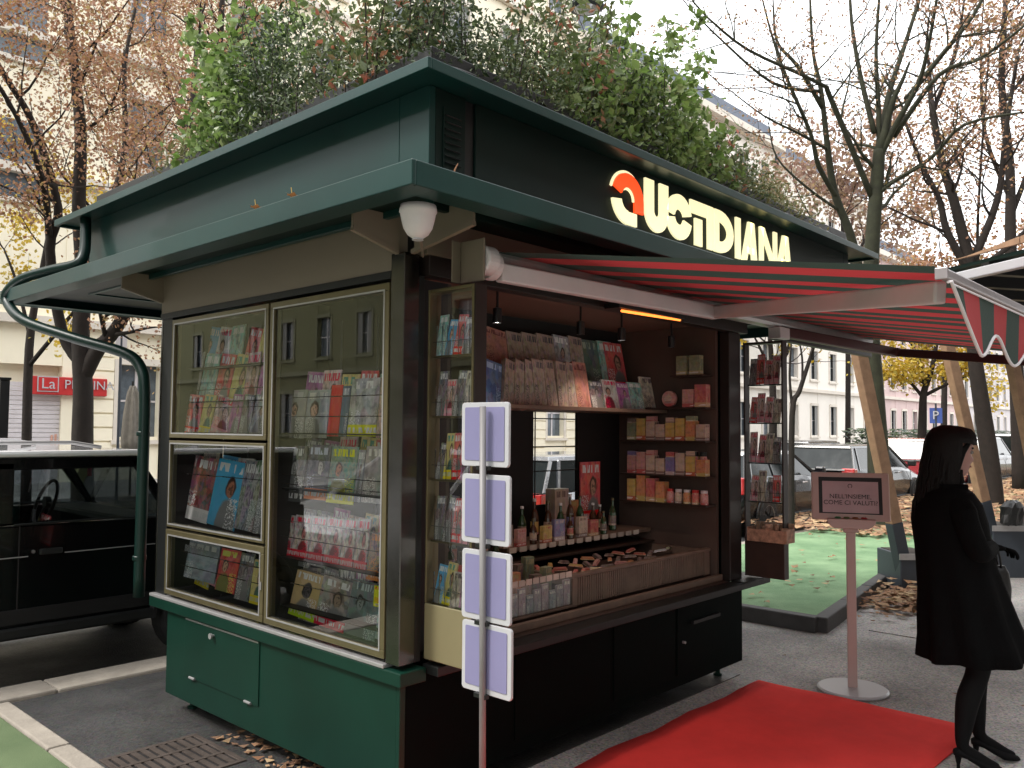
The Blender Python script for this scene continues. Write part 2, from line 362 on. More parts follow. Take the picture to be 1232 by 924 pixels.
kerb('lawn_kerb_end',(6.85,2.88),(6.85,5.45),.11,-.1,.125,.9,'lawnkerb')
kerb('lawn_kerb_side',(6.85,2.86),(10.3,3.36),.11,-.1,.125,.9,'lawnkerb')
kerb('lawn_kerb_far',(10.3,3.36),(40,5.14),.11,-.1,.125,2,'lawnkerb')
struct(MB().box(7.2,60,-14,2.6,-.1,.006).build('side_pavement',PAVE))
# red carpet
RC=mat('red_carpet',(.95,.062,.055),.95,0,.14,2.2,.5,500,spec=.15)
k=MB(); nx=34; ny=10; rr=random.Random(3)
def cz(i,j): return .014+.0035*math.sin(i*.9+j*.5)+.002*math.sin(i*2.3)
V=[(1.9+(5.24-1.9)*i/nx+ (.01*math.sin(j*1.3) if i in(0,nx) else 0),1.32+(2.6-1.32)*j/ny+(.008*math.sin(i*.8) if j in(0,ny) else 0),cz(i,j)) for i in range(nx+1) for j in range(ny+1)]
Fc=[(i*(ny+1)+j,(i+1)*(ny+1)+j,(i+1)*(ny+1)+j+1,i*(ny+1)+j+1) for i in range(nx) for j in range(ny)]
o=MB().add(V,Fc).build('red_carpet',RC,smooth=True); so_=o.modifiers.new('s','SOLIDIFY'); so_.thickness=.008
tag(o,'bright red carpet laid flat on pavement before the kiosk counter','carpet')
# drain cover
t=thing('drain_cover','rusty cast iron slotted drain cover set in wet asphalt','drain cover',(1.98,4.1,0))
IR=mat('cast_iron',(.09,.07,.06),.6,.4,.25,8,.3,60)
k=MB(); x0,x1,y0,y1=1.74,2.24,3.82,4.34
k.box(x0,x1,y0,y0+.03,0,.012).box(x0,x1,y1-.03,y1,0,.012).box(x0,x0+.03,y0+.03,y1-.03,0,.012).box(x1-.03,x1,y0+.03,y1-.03,0,.012); k.build('frame',IR,t,bev=.002)
MB().box(x0+.02,x1-.02,y0+.02,y1-.02,.0045,.006).build('pit','innerd',t)
for i in range(9): MB().box(x0+.045+i*.0475,x0+.075+i*.0475,y0+.031,y1-.031,.0065,.011).build('bar',IR,t)
for j in (1,2): MB().box(x0+.031,x1-.031,y0+.52*j/3-.012,y0+.52*j/3+.012,.007,.013).build('cross_bar',IR,t)

# ================================================================== THE KIOSK
X0,Y0=2.312,2.751; XE,YE=5.3,4.86
K=thing('newspaper_kiosk','dark green newsstand kiosk with glazed magazine windows and open counter','kiosk',(X0,Y0,0))
def kb(name,m,*b,bev=.003,**kw):
    k=MB(); k.box(*b); return k.build(name,m,K,bev=bev,**kw)
# base
LZ=.634
kb('base_side_panel','greenb',X0,X0+.03,Y0+.02,YE,.10,.575,bev=.004)
kb('base_front_panel','baseb',X0+.03,XE,Y0,Y0+.03,.10,.60)
kb('base_end_panel','baseb',XE-.03,XE,Y0+.03,YE,.10,.60)
kb('base_rear_panel','greenb',X0+.03,XE-.03,YE-.03,YE,.10,.60)
kb('floor_plate','innerd',X0+.03,XE-.03,Y0+.03,YE-.03,.10,.13)
kb('corner_strip','greenb',X0-.003,X0+.028,Y0-.004,Y0+.018,.10,.575)
kb('side_ledge_band','greenb',X0-.025,X0+.12,Y0-.03,5.05,.575,LZ,bev=.005)
kb('window_sill','alu',X0-.028,X0+.1,2.83,5.045,LZ+.001,LZ+.018,bev=.003)
kb('counter_edge','dkmetal',X0+.121,5.52,Y0-.10,Y0+.0,.605,.645,bev=.004)
for x,y in ((X0+.12,YE-.1),(X0+.12,Y0+.12),(XE-.12,Y0+.12),(XE-.12,YE-.1)):
    MB().lathe([(.028,0),(.028,.015),(.016,.02),(.016,.1)],(x,y,.002),12).build('levelling_foot','greenb',K)
d=kb('access_door','greenb',X0-.006,X0-.0005,3.84,4.63,.245,.568,bev=.002)
MB().box(X0-.0075,X0-.0062,3.85,4.62,.5575,.566).build('door_seam','alu',d)
MB().lathe([(.016,0),(.014,.012),(.006,.016),(.006,.03)],(X0-.03,4.3,.52),10,'X').build('knob','alu',d)
for y in (3.93,4.52): MB().tube([(X0-.012,y-.03,.25),(X0-.012,y+.03,.25)],.007,8).build('hinge','alu',d)
# front base doors
for i,(a,b) in enumerate(((3.02,3.78),(3.82,4.44),(4.47,5.1))):
    d=kb('cabinet_door','baseb',a,b,Y0-.006,Y0-.0005,.17,.585,bev=.002)
    if i==2:
        MB().box(4.62,4.95,Y0-.03,Y0-.0065,.455,.475).build('handle','alu' if 0 else 'dkmetal',d)
        k=MB().lathe([(.008,0),(.008,.02)],(4.53,Y0-.026,.36),8,'Y'); k.build('lock','alu',d)
# corner posts
kb('corner_post','steel',X0-.012,X0+.075,Y0-.004,Y0+.085,LZ+.02,2.40,bev=.004)
kb('corner_post','dkmetal',X0,X0+.06,4.90,5.02,LZ+.02,2.33,bev=.004)
kb('rear_corner_post','steel',X0+.0,X0+.03,5.025,5.045,LZ+.02,2.33,bev=.002)
kb('door_jamb','dkmetal',X0+.078,X0+.11,Y0,Y0+.06,LZ+.02,2.31)
kb('end_post','brownmetal',5.14,XE,Y0,Y0+.07,.646,2.31,bev=.004)
kb('end_post_rear','dkmetal',XE-.08,XE,YE-.08,YE,.646,2.33)
# header + cove
kb('side_header','cream',X0-.004,X0+.05,2.80,5.04,2.33,2.558,bev=.001)
kb('side_header_profile','dkmetal',X0-.010,X0+.05,2.84,5.04,2.295,2.329,bev=.002)
kb('lintel','brownmetal',2.42,5.35,Y0-.03,Y0+.05,2.312,2.40)
kb('end_header','dkmetal',XE-.05,XE+.0,Y0+.06,YE,2.312,2.40)
kb('rear_header','dkmetal',X0+.06,XE,YE-.05,YE,2.332,2.40)
GX0,GX1,GY0,GY1,GZ0,GZ1=1.85,7.06,2.176,6.53,2.482,2.572
def cove(name,m,pts,th=.012):
    pts=[Vector(p) for p in pts]; n=(pts[1]-pts[0]).cross(pts[2]-pts[0]).normalized()*th
    k=MB(); k.add(pts+[p+n for p in pts],[(3,2,1,0),(4,5,6,7),(0,1,5,4),(1,2,6,5),(2,3,7,6),(3,0,4,7)]); return k.build(name,m,K)
for y in (2.795,5.03): MB().prism([(2.307,2.40),(2.307,2.557),(2.06,2.557),(2.06,2.466)],.012,(0,y+.006,0)).build('gusset','cream',K)
kb('front_header','cream',2.40,5.35,Y0-.035,Y0+.05,2.402,2.557,bev=.001)
MB().prism([(-2.715,2.40),(-2.715,2.557),(-2.36,2.557),(-2.36,2.468)],.012,(2.326,0,0),(0,-1,0),(0,0,1),(1,0,0)).build('gusset','cream',K)
for a,b in (((X0+.02,Y0-.02,2.40),(X0+.02,2.36,2.466)),((X0-.01,2.795,2.402),(2.06,2.795,2.464)),((X0-.01,5.03,2.402),(2.06,5.03,2.464))):
    MB().bar(a,b,.022,.018).build('gusset_flange','cream',K)
# gutter: four fascias, flanges and the soffit
t_=.02
kb('gutter_fascia','green',GX0,GX0+t_,GY0,GY1,GZ0,GZ1,bev=.004)
kb('gutter_fascia','green',GX0+t_,GX1,GY0,GY0+t_,GZ0,GZ1,bev=.004)
kb('gutter_fascia','green',GX0+t_,GX1,GY1-t_,GY1,GZ0,GZ1,bev=.004)
kb('gutter_fascia','green',GX1-t_,GX1,GY0+t_,GY1-t_,GZ0,GZ1,bev=.004)
for b in ((GX0+.021,GX0+.12,GY0+.021,GY1-.021),(GX0+.121,GX1-.021,GY0+.021,GY0+.12),(GX0+.121,GX1-.021,GY1-.12,GY1-.021)):
    kb('gutter_tray','green',*b,GZ0+.004,GZ0+.010,bev=0)
kb('gutter_lip','greend',GX0+.121,GX0+.129,GY0+.121,GY1-.121,2.4965,2.559,bev=0)
kb('gutter_lip','greend',GX0+.13,GX1-.021,GY0+.121,GY0+.129,2.4965,2.559,bev=0)
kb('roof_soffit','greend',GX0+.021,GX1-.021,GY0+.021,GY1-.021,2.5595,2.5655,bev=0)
kb('rear_soffit_board','dkmetal',GX0+.15,GX1-.15,YE+.19,GY1-.13,2.54,2.552,bev=0)
kb('roof_apron','green',GX0+.021,GX1-.021,GY0+.021,GY1-.021,2.5665,2.5705,bev=0)
# upper box
BX0,BX1,BY0,BY1=2.215,6.6,2.50,5.95
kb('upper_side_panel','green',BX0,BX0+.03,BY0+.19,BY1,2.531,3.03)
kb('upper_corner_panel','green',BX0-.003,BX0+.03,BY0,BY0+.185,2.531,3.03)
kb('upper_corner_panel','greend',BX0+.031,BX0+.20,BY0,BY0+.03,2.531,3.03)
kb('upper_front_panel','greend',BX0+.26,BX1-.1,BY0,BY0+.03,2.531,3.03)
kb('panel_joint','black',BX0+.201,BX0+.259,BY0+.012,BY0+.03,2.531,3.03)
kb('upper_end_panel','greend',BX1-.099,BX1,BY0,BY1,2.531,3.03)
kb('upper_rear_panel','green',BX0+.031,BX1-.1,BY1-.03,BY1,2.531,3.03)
v=thing; k=MB()
vent=kb('vent','greend',BX0+.07,BX0+.17,BY0-.006,BY0-.0005,2.70,2.96,bev=.001)
for i in range(8): MB().obox((BX0+.12,BY0-.010,2.73+i*.028),(.085,.012,.004),Matrix.Rotation(R(35),3,'X')).build('slat','dkmetal',vent)
# cornice
CX0,CX1,CY0,CY1,CZ0,CZ1=2.07,6.84,2.35,6.20,3.012,3.056
for b in ((CX0,CX0+.02,CY0,CY1),(CX0+.02,CX1,CY0,CY0+.02),(CX0+.02,CX1,CY1-.02,CY1),(CX1-.02,CX1,CY0+.02,CY1-.02)):
    kb('cornice_fascia','green',*b,CZ0,CZ1,bev=.003)
kb('cornice_soffit','green',CX0+.021,CX1-.021,CY0+.021,CY1-.021,3.031,3.043,bev=0)
kb('roof_sheet','dkmetal',CX0+.021,CX1-.021,CY0+.021,CY1-.021,3.045,3.052,bev=0)
# downpipe
pp=[onX(103,262,2.15),onX(103,285,2.14),onX(101,306,2.12),onX(92,318,2.08),onX(62,325,2.0),onX(28,335,1.9),onX(10,350,1.86),onX(9,364,1.86),onX(30,386,1.89),onX(90,407,2.05),onX(148,424,2.2),onX(168,440,2.255),onX(174,470,2.262),onX(172,560,2.262),onX(167,718,2.262)]
cu=[]
for i in range(len(pp)-1):
    a,b,c,d=pp[max(i-1,0)],pp[i],pp[i+1],pp[min(i+2,len(pp)-1)]
    for s in range(5):
        u=s/5; cu.append(.5*((2*b)+(c-a)*u+(2*a-5*b+4*c-d)*u*u+(3*b-a-3*c+d)*u**3))
cu.append(pp[-1])
dp=MB().tube(cu,.034,16).build('downpipe','pipe',K,smooth=True)
for z in (.85,1.6): MB().lathe([(.038,-.014),(.041,-.01),(.041,.01),(.038,.014)],(onX(170,600,2.262).x,onX(170,600,2.262).y+.0,z),16).build('pipe_collar','pipe',dp)
# windows of the left face
def win(y0,y1,z0,z1,fw_0,name='display_window',x=X0,fm='gold',glass=True,thk=.03):
    """frame with outer bounds y0..y1, z0..z1 on the plane x"""
    fw_=fw_0-.009; y0+=.006; y1-=.006; z0+=.004; z1-=.006
    k=MB(); k.box(x-.014,x+thk,y0,y1,z0,z0+fw_).box(x-.014,x+thk,y0,y1,z1-fw_,z1).box(x-.014,x+thk,y0,y0+fw_,z0+fw_,z1-fw_).box(x-.014,x+thk,y1-fw_,y1,z0+fw_,z1-fw_)
    fr=k.build(name,fm,K,bev=.003)
    q=fw_; k=MB(); k.box(x-.016,x-.0145,y0+q-.008,y1-q+.008,z0+q-.008,z0+q).box(x-.016,x-.0145,y0+q-.008,y1-q+.008,z1-q,z1-q+.008).box(x-.016,x-.0145,y0+q-.008,y0+q,z0+q,z1-q).box(x-.016,x-.0145,y1-q,y1-q+.008,z0+q,z1-q)
    k.build('bead','alu',fr)
    if glass: MB().quad((x-.004,y0+fw_*.8,z0+fw_*.8),(x-.004,y0+fw_*.8,z1-fw_*.8),(x-.004,y1-fw_*.8,z1-fw_*.8),(x-.004,y1-fw_*.8,z0+fw_*.8)).build('glass',GLASS,fr)
    return fr
win(3.805,4.88,1.575,2.285,.04); win(3.805,4.88,1.055,1.570,.030); w3=win(3.80,4.89,.665,1.050,.045); win(2.838,3.80,.665,2.285,.045)
MB().box(X0-.02,X0-.0165,3.815,3.825,.83,.87).build('catch','alu',w3)
# display case behind the windows
kb('display_back','olive',2.66,2.68,2.86,4.9,.66,2.32,bev=0)
kb('display_divider','olive',X0+.05,2.655,3.79,3.805,.66,2.3,bev=0)
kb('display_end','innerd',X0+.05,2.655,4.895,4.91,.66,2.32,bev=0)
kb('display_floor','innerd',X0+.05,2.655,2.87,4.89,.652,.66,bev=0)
for y0,y1,z in ((3.81,4.89,1.565),(3.81,4.89,1.06),):
    kb('display_shelf','inner',X0+.04,2.655,y0,y1,z-.012,z,bev=0)
kb('side_return','innerd',2.40,2.66,2.86,2.875,.66,2.32,bev=0)
# interior: walls, ceiling, counter
kb('ceiling','ceil',2.68,5.28,2.80,4.8,2.36,2.40,bev=0)
BWY=3.62
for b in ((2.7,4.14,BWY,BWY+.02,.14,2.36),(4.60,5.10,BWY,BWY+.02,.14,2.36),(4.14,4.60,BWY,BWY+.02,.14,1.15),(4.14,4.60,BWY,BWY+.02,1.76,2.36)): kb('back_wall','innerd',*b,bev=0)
for z in (1.715,1.53,1.37,1.22): kb('back_window_bar','black',4.14,4.60,BWY-.004,BWY,z-.004,z+.004,bev=0)
kb('back_window_mullion','black',4.148,4.156,BWY-.006,BWY-.001,1.15,1.76,bev=0)
kb('side_shelf_wall','inner',5.10,5.13,2.83,BWY,.66,2.36,bev=0)
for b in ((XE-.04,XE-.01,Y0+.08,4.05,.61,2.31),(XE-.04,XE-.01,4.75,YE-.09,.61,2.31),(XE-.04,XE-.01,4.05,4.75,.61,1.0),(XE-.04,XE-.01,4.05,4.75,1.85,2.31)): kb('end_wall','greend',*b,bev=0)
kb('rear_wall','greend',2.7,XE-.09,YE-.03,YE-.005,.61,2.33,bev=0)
kb('counter_top','darkwood',2.55,5.12,Y0+.001,Y0+.32,.61,.65,bev=.003)
kb('counter_wing','dkmetal',5.14,5.52,Y0-.099,Y0+.12,.646,.652,bev=.002)
kb('counter_lip','wood',2.60,5.12,Y0+.045,Y0+.075,.651,.69,bev=.003)
# ribbed wooden front of the sweets counter and the low glazed compartment
rf=kb('sweets_counter','darkwood',3.62,5.06,2.90,3.30,.651,.80,bev=.003)
MB().box(3.60,5.08,2.862,2.90,.842,.862).build('top_rail','wood',rf,bev=.003)
k=MB()
for i in range(66): k.box(3.64+i*.0205,3.64+i*.0205+.013,2.868,2.895,.692,.84)
stuff(k.build('ribbed_slats','wood',rf))
MB().box(3.60,3.64,2.86,2.90,.69,.842).build('corner_stile','wood',rf); MB().box(4.995,5.06,2.86,2.90,.69,.842).build('corner_stile','wood',rf)
MB().box(3.60,3.64,2.902,3.30,.801,.85).build('side_rail','wood',rf); MB().box(5.04,5.08,2.902,3.30,.801,.85).build('side_rail','wood',rf)
lf=kb('low_tray','darkwood',3.02,3.59,2.93,3.30,.651,.74,bev=.003)
MB().box(3.02,3.05,2.86,2.90,.65,.87).build('tray_stile','wood',lf); MB().box(3.05,3.60,2.86,2.875,.691,.705).build('tray_rail','wood',lf)
MB().box(3.02,3.05,2.902,3.30,.80,.87).build('tray_side','wood',lf)
MB().quad((3.05,2.865,.705),(3.60,2.865,.705),(3.60,2.865,.87),(3.05,2.865,.87)).build('tray_glass',GLASS,lf)
for i in range(10): MB().box(3.06+i*.054,3.105+i*.054,2.860,2.863,.855,.885).build('price_card','paper',lf)
for i in range(9): MB().box(3.06+i*.06,3.112+i*.06,2.872,2.885,.706,.80+.02*((i*7)%3)).build('ticket_stack',covermat('ticket%d'%i,(.25+.05*(i%3),.28,.3),(.6,.6,.55),(.3,.3,.35),seed=i,face=False),lf)
# shelves
kb('newspaper_shelf','wood',2.62,5.09,3.20,BWY,1.762,1.785,bev=.002)
kb('bottle_shelf','wood',3.60,5.09,3.34,BWY,.93,.955,bev=.002)
kb('bottle_shelf_lower','darkwood',2.9,5.09,3.31,BWY-.0,.86,.875,bev=.002)
ls=[]
for z in (1.80,1.575,1.34,1.15): ls.append(z); kb('side_shelf','darkwood',4.96,5.099,2.83,3.52,z-.012,z,bev=.001)
# swinging display doors at both ends of the counter
def cabinet_door(x,side,dx=.0):
    dd=MB().box(x,x+.07,2.462,2.745,.665,.90).build('display_door','creamy' if side=='L' else 'darkwood',K,bev=.004)
    fm='gold' if side=='L' else 'brownmetal'
    k=MB(); k.box(x,x+.07,2.462,2.474,.901,2.25).box(x,x+.07,2.735,2.745,.901,2.25).box(x,x+.07,2.474,2.735,2.235,2.25); k.build('door_frame',fm,dd,bev=.003)
    if side=='L': MB().box(x+.004,x+.072,2.456,2.461,.665,2.25).build('door_edge','brownmetal',dd)
    MB().quad((x+.006,2.474,.90),(x+.006,2.474,2.235),(x+.006,2.722,2.225),(x+.006,2.722,.90)).build('door_glass',GLASS,dd)
    if side=='L': MB().quad((x+.066,2.485,.90),(x+.066,2.485,2.225),(x+.066,2.722,2.225),(x+.066,2.722,.90)).build('rear_glass',GLASS,dd)
    for z in (.905,1.17,1.43,1.70,1.96):
        MB().box(x+.012,x+.062,2.486,2.721,z-.008,z).build('door_shelf',fm if side=='L' else 'dkmetal',dd)
        k=MB()
        for q in range(7): k.tube([(x+.012,2.495+q*.034,z+.0),(x+.024,2.495+q*.034+.012,z+.13)],.0022,4)
        k.tube([(x+.013,2.487,z+.06),(x+.013,2.72,z+.06)],.0022,4); k.build('wire_rack','wire',dd)
    return dd
cabinet_door(2.435,'L'); cabinet_door(5.33,'R')
# planter trough on the roof
for b in ((CX0+.14,CX1-.3,CY0+.14,CY0+.50,3.056,3.19),(CX0+.14,CX0+.5,CY0+.505,CY1-.35,3.056,3.19),(CX0+.9,CX1-.35,CY0+.9,CY0+1.3,3.056,3.19)):
    kb('roof_planter','black',*b,bev=.006)
for i in range(3): MB().tube([(CX0+.16+i*1.3+s*.1,CY0+.12,3.10+.02*math.sin(s*.9+i)) for s in range(14)],.014,6).build('irrigation_hose','black',K)
# ------------------------------------------------------------------ pendant lamps and heater
for i,x in enumerate((3.14,3.84,4.25,4.82)):
    lit=i in(0,2)
    t=thing('pendant_lamp','%s black cylinder spotlight, %s of four under the kiosk ceiling'%('lit' if lit else 'unlit',ORD[i]),'lamp',(x,3.0,2.36),group='pendant spotlights over the counter')
    MB().tube([(x,3.0,2.36),(x,3.0,2.27)],.007,6).build('stem','black',t)
    MB().lathe([(.012,2.275),(.024,2.27),(.024,2.195),(.021,2.195),(.019,2.205)],(x,3.0,0),16).build('shade','black',t,smooth=False)
    MB().lathe([(.0175,2.199),(.0175,2.201)],(x,3.0,0),16).build('bulb_disc',mat('lamp_glow',(1,.95,.85),emis=(1,.93,.85),es=14) if lit else M['whitem'],t)
    if lit:
        L=bpy.data.lights.new('lamp_light','SPOT'); L.energy=6.0; L.spot_size=R(95); L.spot_blend=.6; L.color=(1,.75,.6); L.shadow_soft_size=.03
        lo=bpy.data.objects.new('lamp_light',L); COL.objects.link(lo); lo.location=(x,3.0,2.19); lo.rotation_euler=(R(12),0,0)
t=thing('patio_heater','slim infrared heater glowing orange beneath the awning cassette','heater',(4.15,2.66,2.33))
hL=onY(748,374,2.62); hR=onY(818,385,2.62)
MB().box(hL.x-.05,hR.x+.05,2.60,2.70,hL.z+.012,hL.z+.04).build('housing','dkmetal',t,bev=.003)
MB().tube([(hL.x,2.62,hL.z),(hR.x,2.62,hR.z)],.0075,8).build('element',mat('heater_glow',(1,.3,.05),emis=(1,.22,.035),es=1.35),t)

# ------------------------------------------------------------------ illuminated sign
SG=thing('illuminated_sign','glowing cream QUOTIDIANA lettering with an orange arc on dark fascia','sign',(4.5,BY0-.02,2.8))
GLOW=mat('sign_glow_cream',(.9,.85,.55),emis=(1,.93,.55),es=.44,var=.02); GLOWO=mat('sign_glow_orange',(.9,.12,.03),emis=(1,.075,.012),es=.48,var=.02)
def cpx(cx,cy): p=onY(700+cx/4.107,190+cy/4.107,BY0-.02); return p.x,p.z
def bounds(l,r,t,b):   # crop px of (left,mid) (right,mid) (mid,top) (mid,bottom)
    return cpx(*l)[0],cpx(*r)[0],cpx(*t)[1],cpx(*b)[1]
def arcpts(cx,cz,rx,rz,wx,wz,a0,a1,n=14):
    o_=[(cx+rx*math.cos(R(a0+(a1-a0)*i/n)),cz+rz*math.sin(R(a0+(a1-a0)*i/n))) for i in range(n+1)]
    i_=[(cx+(rx-wx)*math.cos(R(a1-(a1-a0)*i/n)),cz+(rz-wz)*math.sin(R(a1-(a1-a0)*i/n))) for i in range(n+1)]
    return o_+i_
def letter(polys,m=None,name='letter',d=.012):
    k=MB()
    for p in polys: k.prism(p,d,(0,BY0-.006,0))
    o=k.build(name,m or GLOW,SG,bev=0); 
    return o
def R4(x0,x1,z0,z1): return [(x0,z0),(x1,z0),(x1,z1),(x0,z1)]
# world extents of each glyph
zt=cpx(480,178)[1]; zb=cpx(480,402)[1]; zq=cpx(235,78)[1]; zqb=cpx(260,340)[1]
xs={}
xs['Q']=(cpx(153,200)[0],cpx(308,200)[0]); xs['U']=(cpx(316,250)[0],cpx(430,250)[0]); xs['O']=(cpx(422,290)[0],cpx(546,290)[0])
xs['T']=(cpx(540,240)[0],cpx(624,250)[0]); xs['I']=(cpx(626,350)[0],cpx(652,350)[0]); xs['D']=(cpx(660,360)[0],cpx(757,360)[0])
xs['I2']=(cpx(762,400)[0],cpx(799,400)[0]); xs['A']=(cpx(795,440)[0],cpx(872,440)[0]); xs['N']=(cpx(880,440)[0],cpx(970,440)[0]); xs['A2']=(cpx(966,440)[0],cpx(1040,440)[0])
a,b=xs['Q']; cx=(a+b)/2; czq=(zq+zqb)/2; rx=(b-a)/2; rz=(zq-zqb)/2; w=.082
letter([arcpts(cx,czq,rx,rz,w,w*.9,188,268)+[], R4(cx-.005,cx+rx*.55,zqb+.002,zqb+w*.85)])
letter([arcpts(cx,czq,rx,rz,w,w*.9,0,158), R4(cx+rx-w,cx+rx,czq-rz*.42,czq)],GLOWO,'orange_arc')
letter([arcpts(cx-.004,czq-.004,rx-w+.004,rz-w*.9+.004,.012,.012,0,120,10),arcpts(cx-.012,czq+.006,rx+.004,rz+.006,.014,.014,60,164,10)],GLOW,'arc_edge',.008)
z0,z1=zb,zt; w=.085
a,b=xs['U']; cx=(a+b)/2; rx=(b-a)/2; letter([R4(a,a+w,z0+rx,z1+.02),R4(b-w,b,z0+rx,z1+.02),arcpts(cx,z0+rx,rx,rx,w,w,180,360)])
a,b=xs['O']; cx=(a+b)/2; rx=(b-a)/2; rz=(z1-z0)/2; czz=(z0+z1)/2
letter([arcpts(cx,czz,rx,rz,w,w,12,172),arcpts(cx,czz,rx,rz,w,w,188,348)])
a,b=xs['T']; letter([R4(a,b,z1-.075,z1),R4(cpx(563,350)[0],cpx(598,350)[0],z0,z1-.10)])
a,b=xs['I']; letter([R4(a,b,z0,z1)])
a,b=xs['D']; b-=.012; letter([R4(a,a+w*.62,z0,z1),arcpts((a+w*.62),czz,b-a-w*.62,rz,w*.85,w*.8,-90,90)])
a,b=xs['I2']; letter([R4(a+.008,b-.03,z0,z1)])
def Ash(a,b):
    c=(a+b)/2+.03
    return [[(a,z0),(a+.062,z0),(c+.012,z1),(c-.05,z1)],[(b-.075,z0),(b-.006,z0),(c+.03,z1),(c-.03,z1)],R4(a+.06,b-.05,z0+.055,z0+.095)]
letter(Ash(*xs['A'])); a,b=xs['N']
letter([R4(a+.01,a+.062,z0,z1),R4(b-.055,b-.006,z0,z1),[(a+.01,z1),(b-.07,z0),(b-.006,z0),(a+.075,z1)]])
letter(Ash(*xs['A2']))
# ------------------------------------------------------------------ CCTV dome
t=thing('security_camera','white dome security camera under the near gutter corner','camera',(GX0+.16,GY0+.19,2.48))
p=onX(503,262,2.05); cx_,cy_=p.x,p.y
s_=.064
MB().lathe([(s_*1.05,2.48),(s_*1.12,2.455),(s_*1.05,2.45),(s_*1.0,2.43),(s_*.86,2.395),(s_*.62,2.37),(s_*.3,2.356),(.001,2.352)],(cx_,cy_,0),24).build('housing','whitem',t,smooth=True)
MB().lathe([(s_*.35,2.350),(s_*.3,2.357)],(cx_,cy_,0),12).build('lens','white',t)
for a in (0,2.1): MB().lathe([(.003,0),(.003,.003)],(cx_-s_*.95*math.cos(a),cy_-s_*.95*math.sin(a),2.44),6).build('screw','black',t)
MB().tube([(cx_+.01,cy_,2.37),(X0+.06,Y0-.04,2.385)],.006,6).build('conduit','cream',t)
# gutter leaves
LF=leafmat('fallen_leaf',[(.30,.10,.03),(.50,.22,.04),(.22,.10,.05),(.55,.38,.08)],.3)
def curled_leaf(name,c,s,label,sd):
    q=random.Random(sd); k=MB(); n=6; a0=q.uniform(0,6)
    ring=[]; 
    for i in range(n*2):
        a=i*PI/n; r=s*(1 if i%2==0 else .6); ring.append((c[0]+r*math.cos(a+a0),c[1]+r*.6*math.sin(a+a0),c[2]+.5*s*abs(math.sin(a*1.5))))
    k.add(ring+[(c[0],c[1],c[2]+.1*s)],[(i,(i+1)%(2*n),2*n) for i in range(2*n)]); k.tube([c,(c[0]+s*.3,c[1]+s*.8,c[2]+s*1.4)],.0015*s/.03,4)
    return tag(k.build(name,LF),label,'leaf')
for i,(x,y) in enumerate(((308,246),(352,231))):
    p=onX(x,y,GX0+.03); curled_leaf('dry_leaf',(p.x,p.y,GZ1+.012),.034,('brown curled dry leaf on side gutter, left of the orange one','orange curled dry leaf on the side gutter')[i],i+3)
p=onY(546,207,GY0+.02); o=MB().tube([(p.x,p.y,GZ1-.005),(p.x+.005,p.y,GZ1+.015),(p.x+.02,p.y,GZ1+.04)],[.0035,.0035,.002],5).build('dry_twig',LF); tag(o,'short pink brown twig standing on the front gutter','twig')

# ================================================================== AWNING
AW=thing('retractable_awning','red and dark green striped awning with scalloped valance and white folding arms','awning',(4.6,2.6,2.35))
def stripemat(name,x0,period,frac):
    m=mat(name,(.3,.1,.1),.85,0,.1,8,.15,400); n=m.node_tree.nodes; l=m.node_tree.links; b=n['Principled BSDF']
    t=n.new('ShaderNodeTexCoord'); s=n.new('ShaderNodeSeparateXYZ'); l.new(t.outputs['Object'],s.inputs[0])
    a=n.new('ShaderNodeMath'); a.operation='SUBTRACT'; a.inputs[1].default_value=x0; l.new(s.outputs[0],a.inputs[0])
    d=n.new('ShaderNodeMath'); d.operation='DIVIDE'; d.inputs[1].default_value=period; l.new(a.outputs[0],d.inputs[0])
    f=n.new('ShaderNodeMath'); f.operation='FRACT'; l.new(d.outputs[0],f.inputs[0])
    g=n.new('ShaderNodeMath'); g.operation='LESS_THAN'; g.inputs[1].default_value=frac; l.new(f.outputs[0],g.inputs[0])
    x=n.new('ShaderNodeMix'); x.data_type='RGBA'; x.inputs[6].default_value=(.42,.04,.045,1); x.inputs[7].default_value=(.030,.055,.044,1)
    l.new(g.outputs[0],x.inputs[0]); l.new(x.outputs[2],b.inputs['Base Color'])
    tr=n.new('ShaderNodeBsdfTranslucent'); l.new(x.outputs[2],tr.inputs[0]); ms=n.new('ShaderNodeMixShader'); ms.inputs[0].default_value=.2
    l.new(b.outputs[0],ms.inputs[1]); l.new(tr.outputs[0],ms.inputs[2]); l.new(ms.outputs[0],n['Material Output'].inputs[0]); return m
STR=stripemat('awning_stripes',2.645,.37,.51)
AX0,AX1=2.66,7.3; BYr=.735; BZ=2.105; CYr,CZr=2.58,2.43
def fz(y): return 2.426-(2.536-y)*.1615
k=MB(); nx,ny=60,14; VV=[]
for i in range(nx+1):
    for j in range(ny+1):
        y=CYr+(BYr+.02-CYr)*j/ny; VV.append((AX0+(AX1-AX0)*i/nx,y,fz(y)+.004*math.sin(i*.7)*math.sin(PI*j/ny)))
fb=MB().add(VV,[(i*(ny+1)+j,(i+1)*(ny+1)+j,(i+1)*(ny+1)+j+1,i*(ny+1)+j+1) for i in range(nx) for j in range(ny)]).build('striped_fabric',STR,AW,smooth=True)
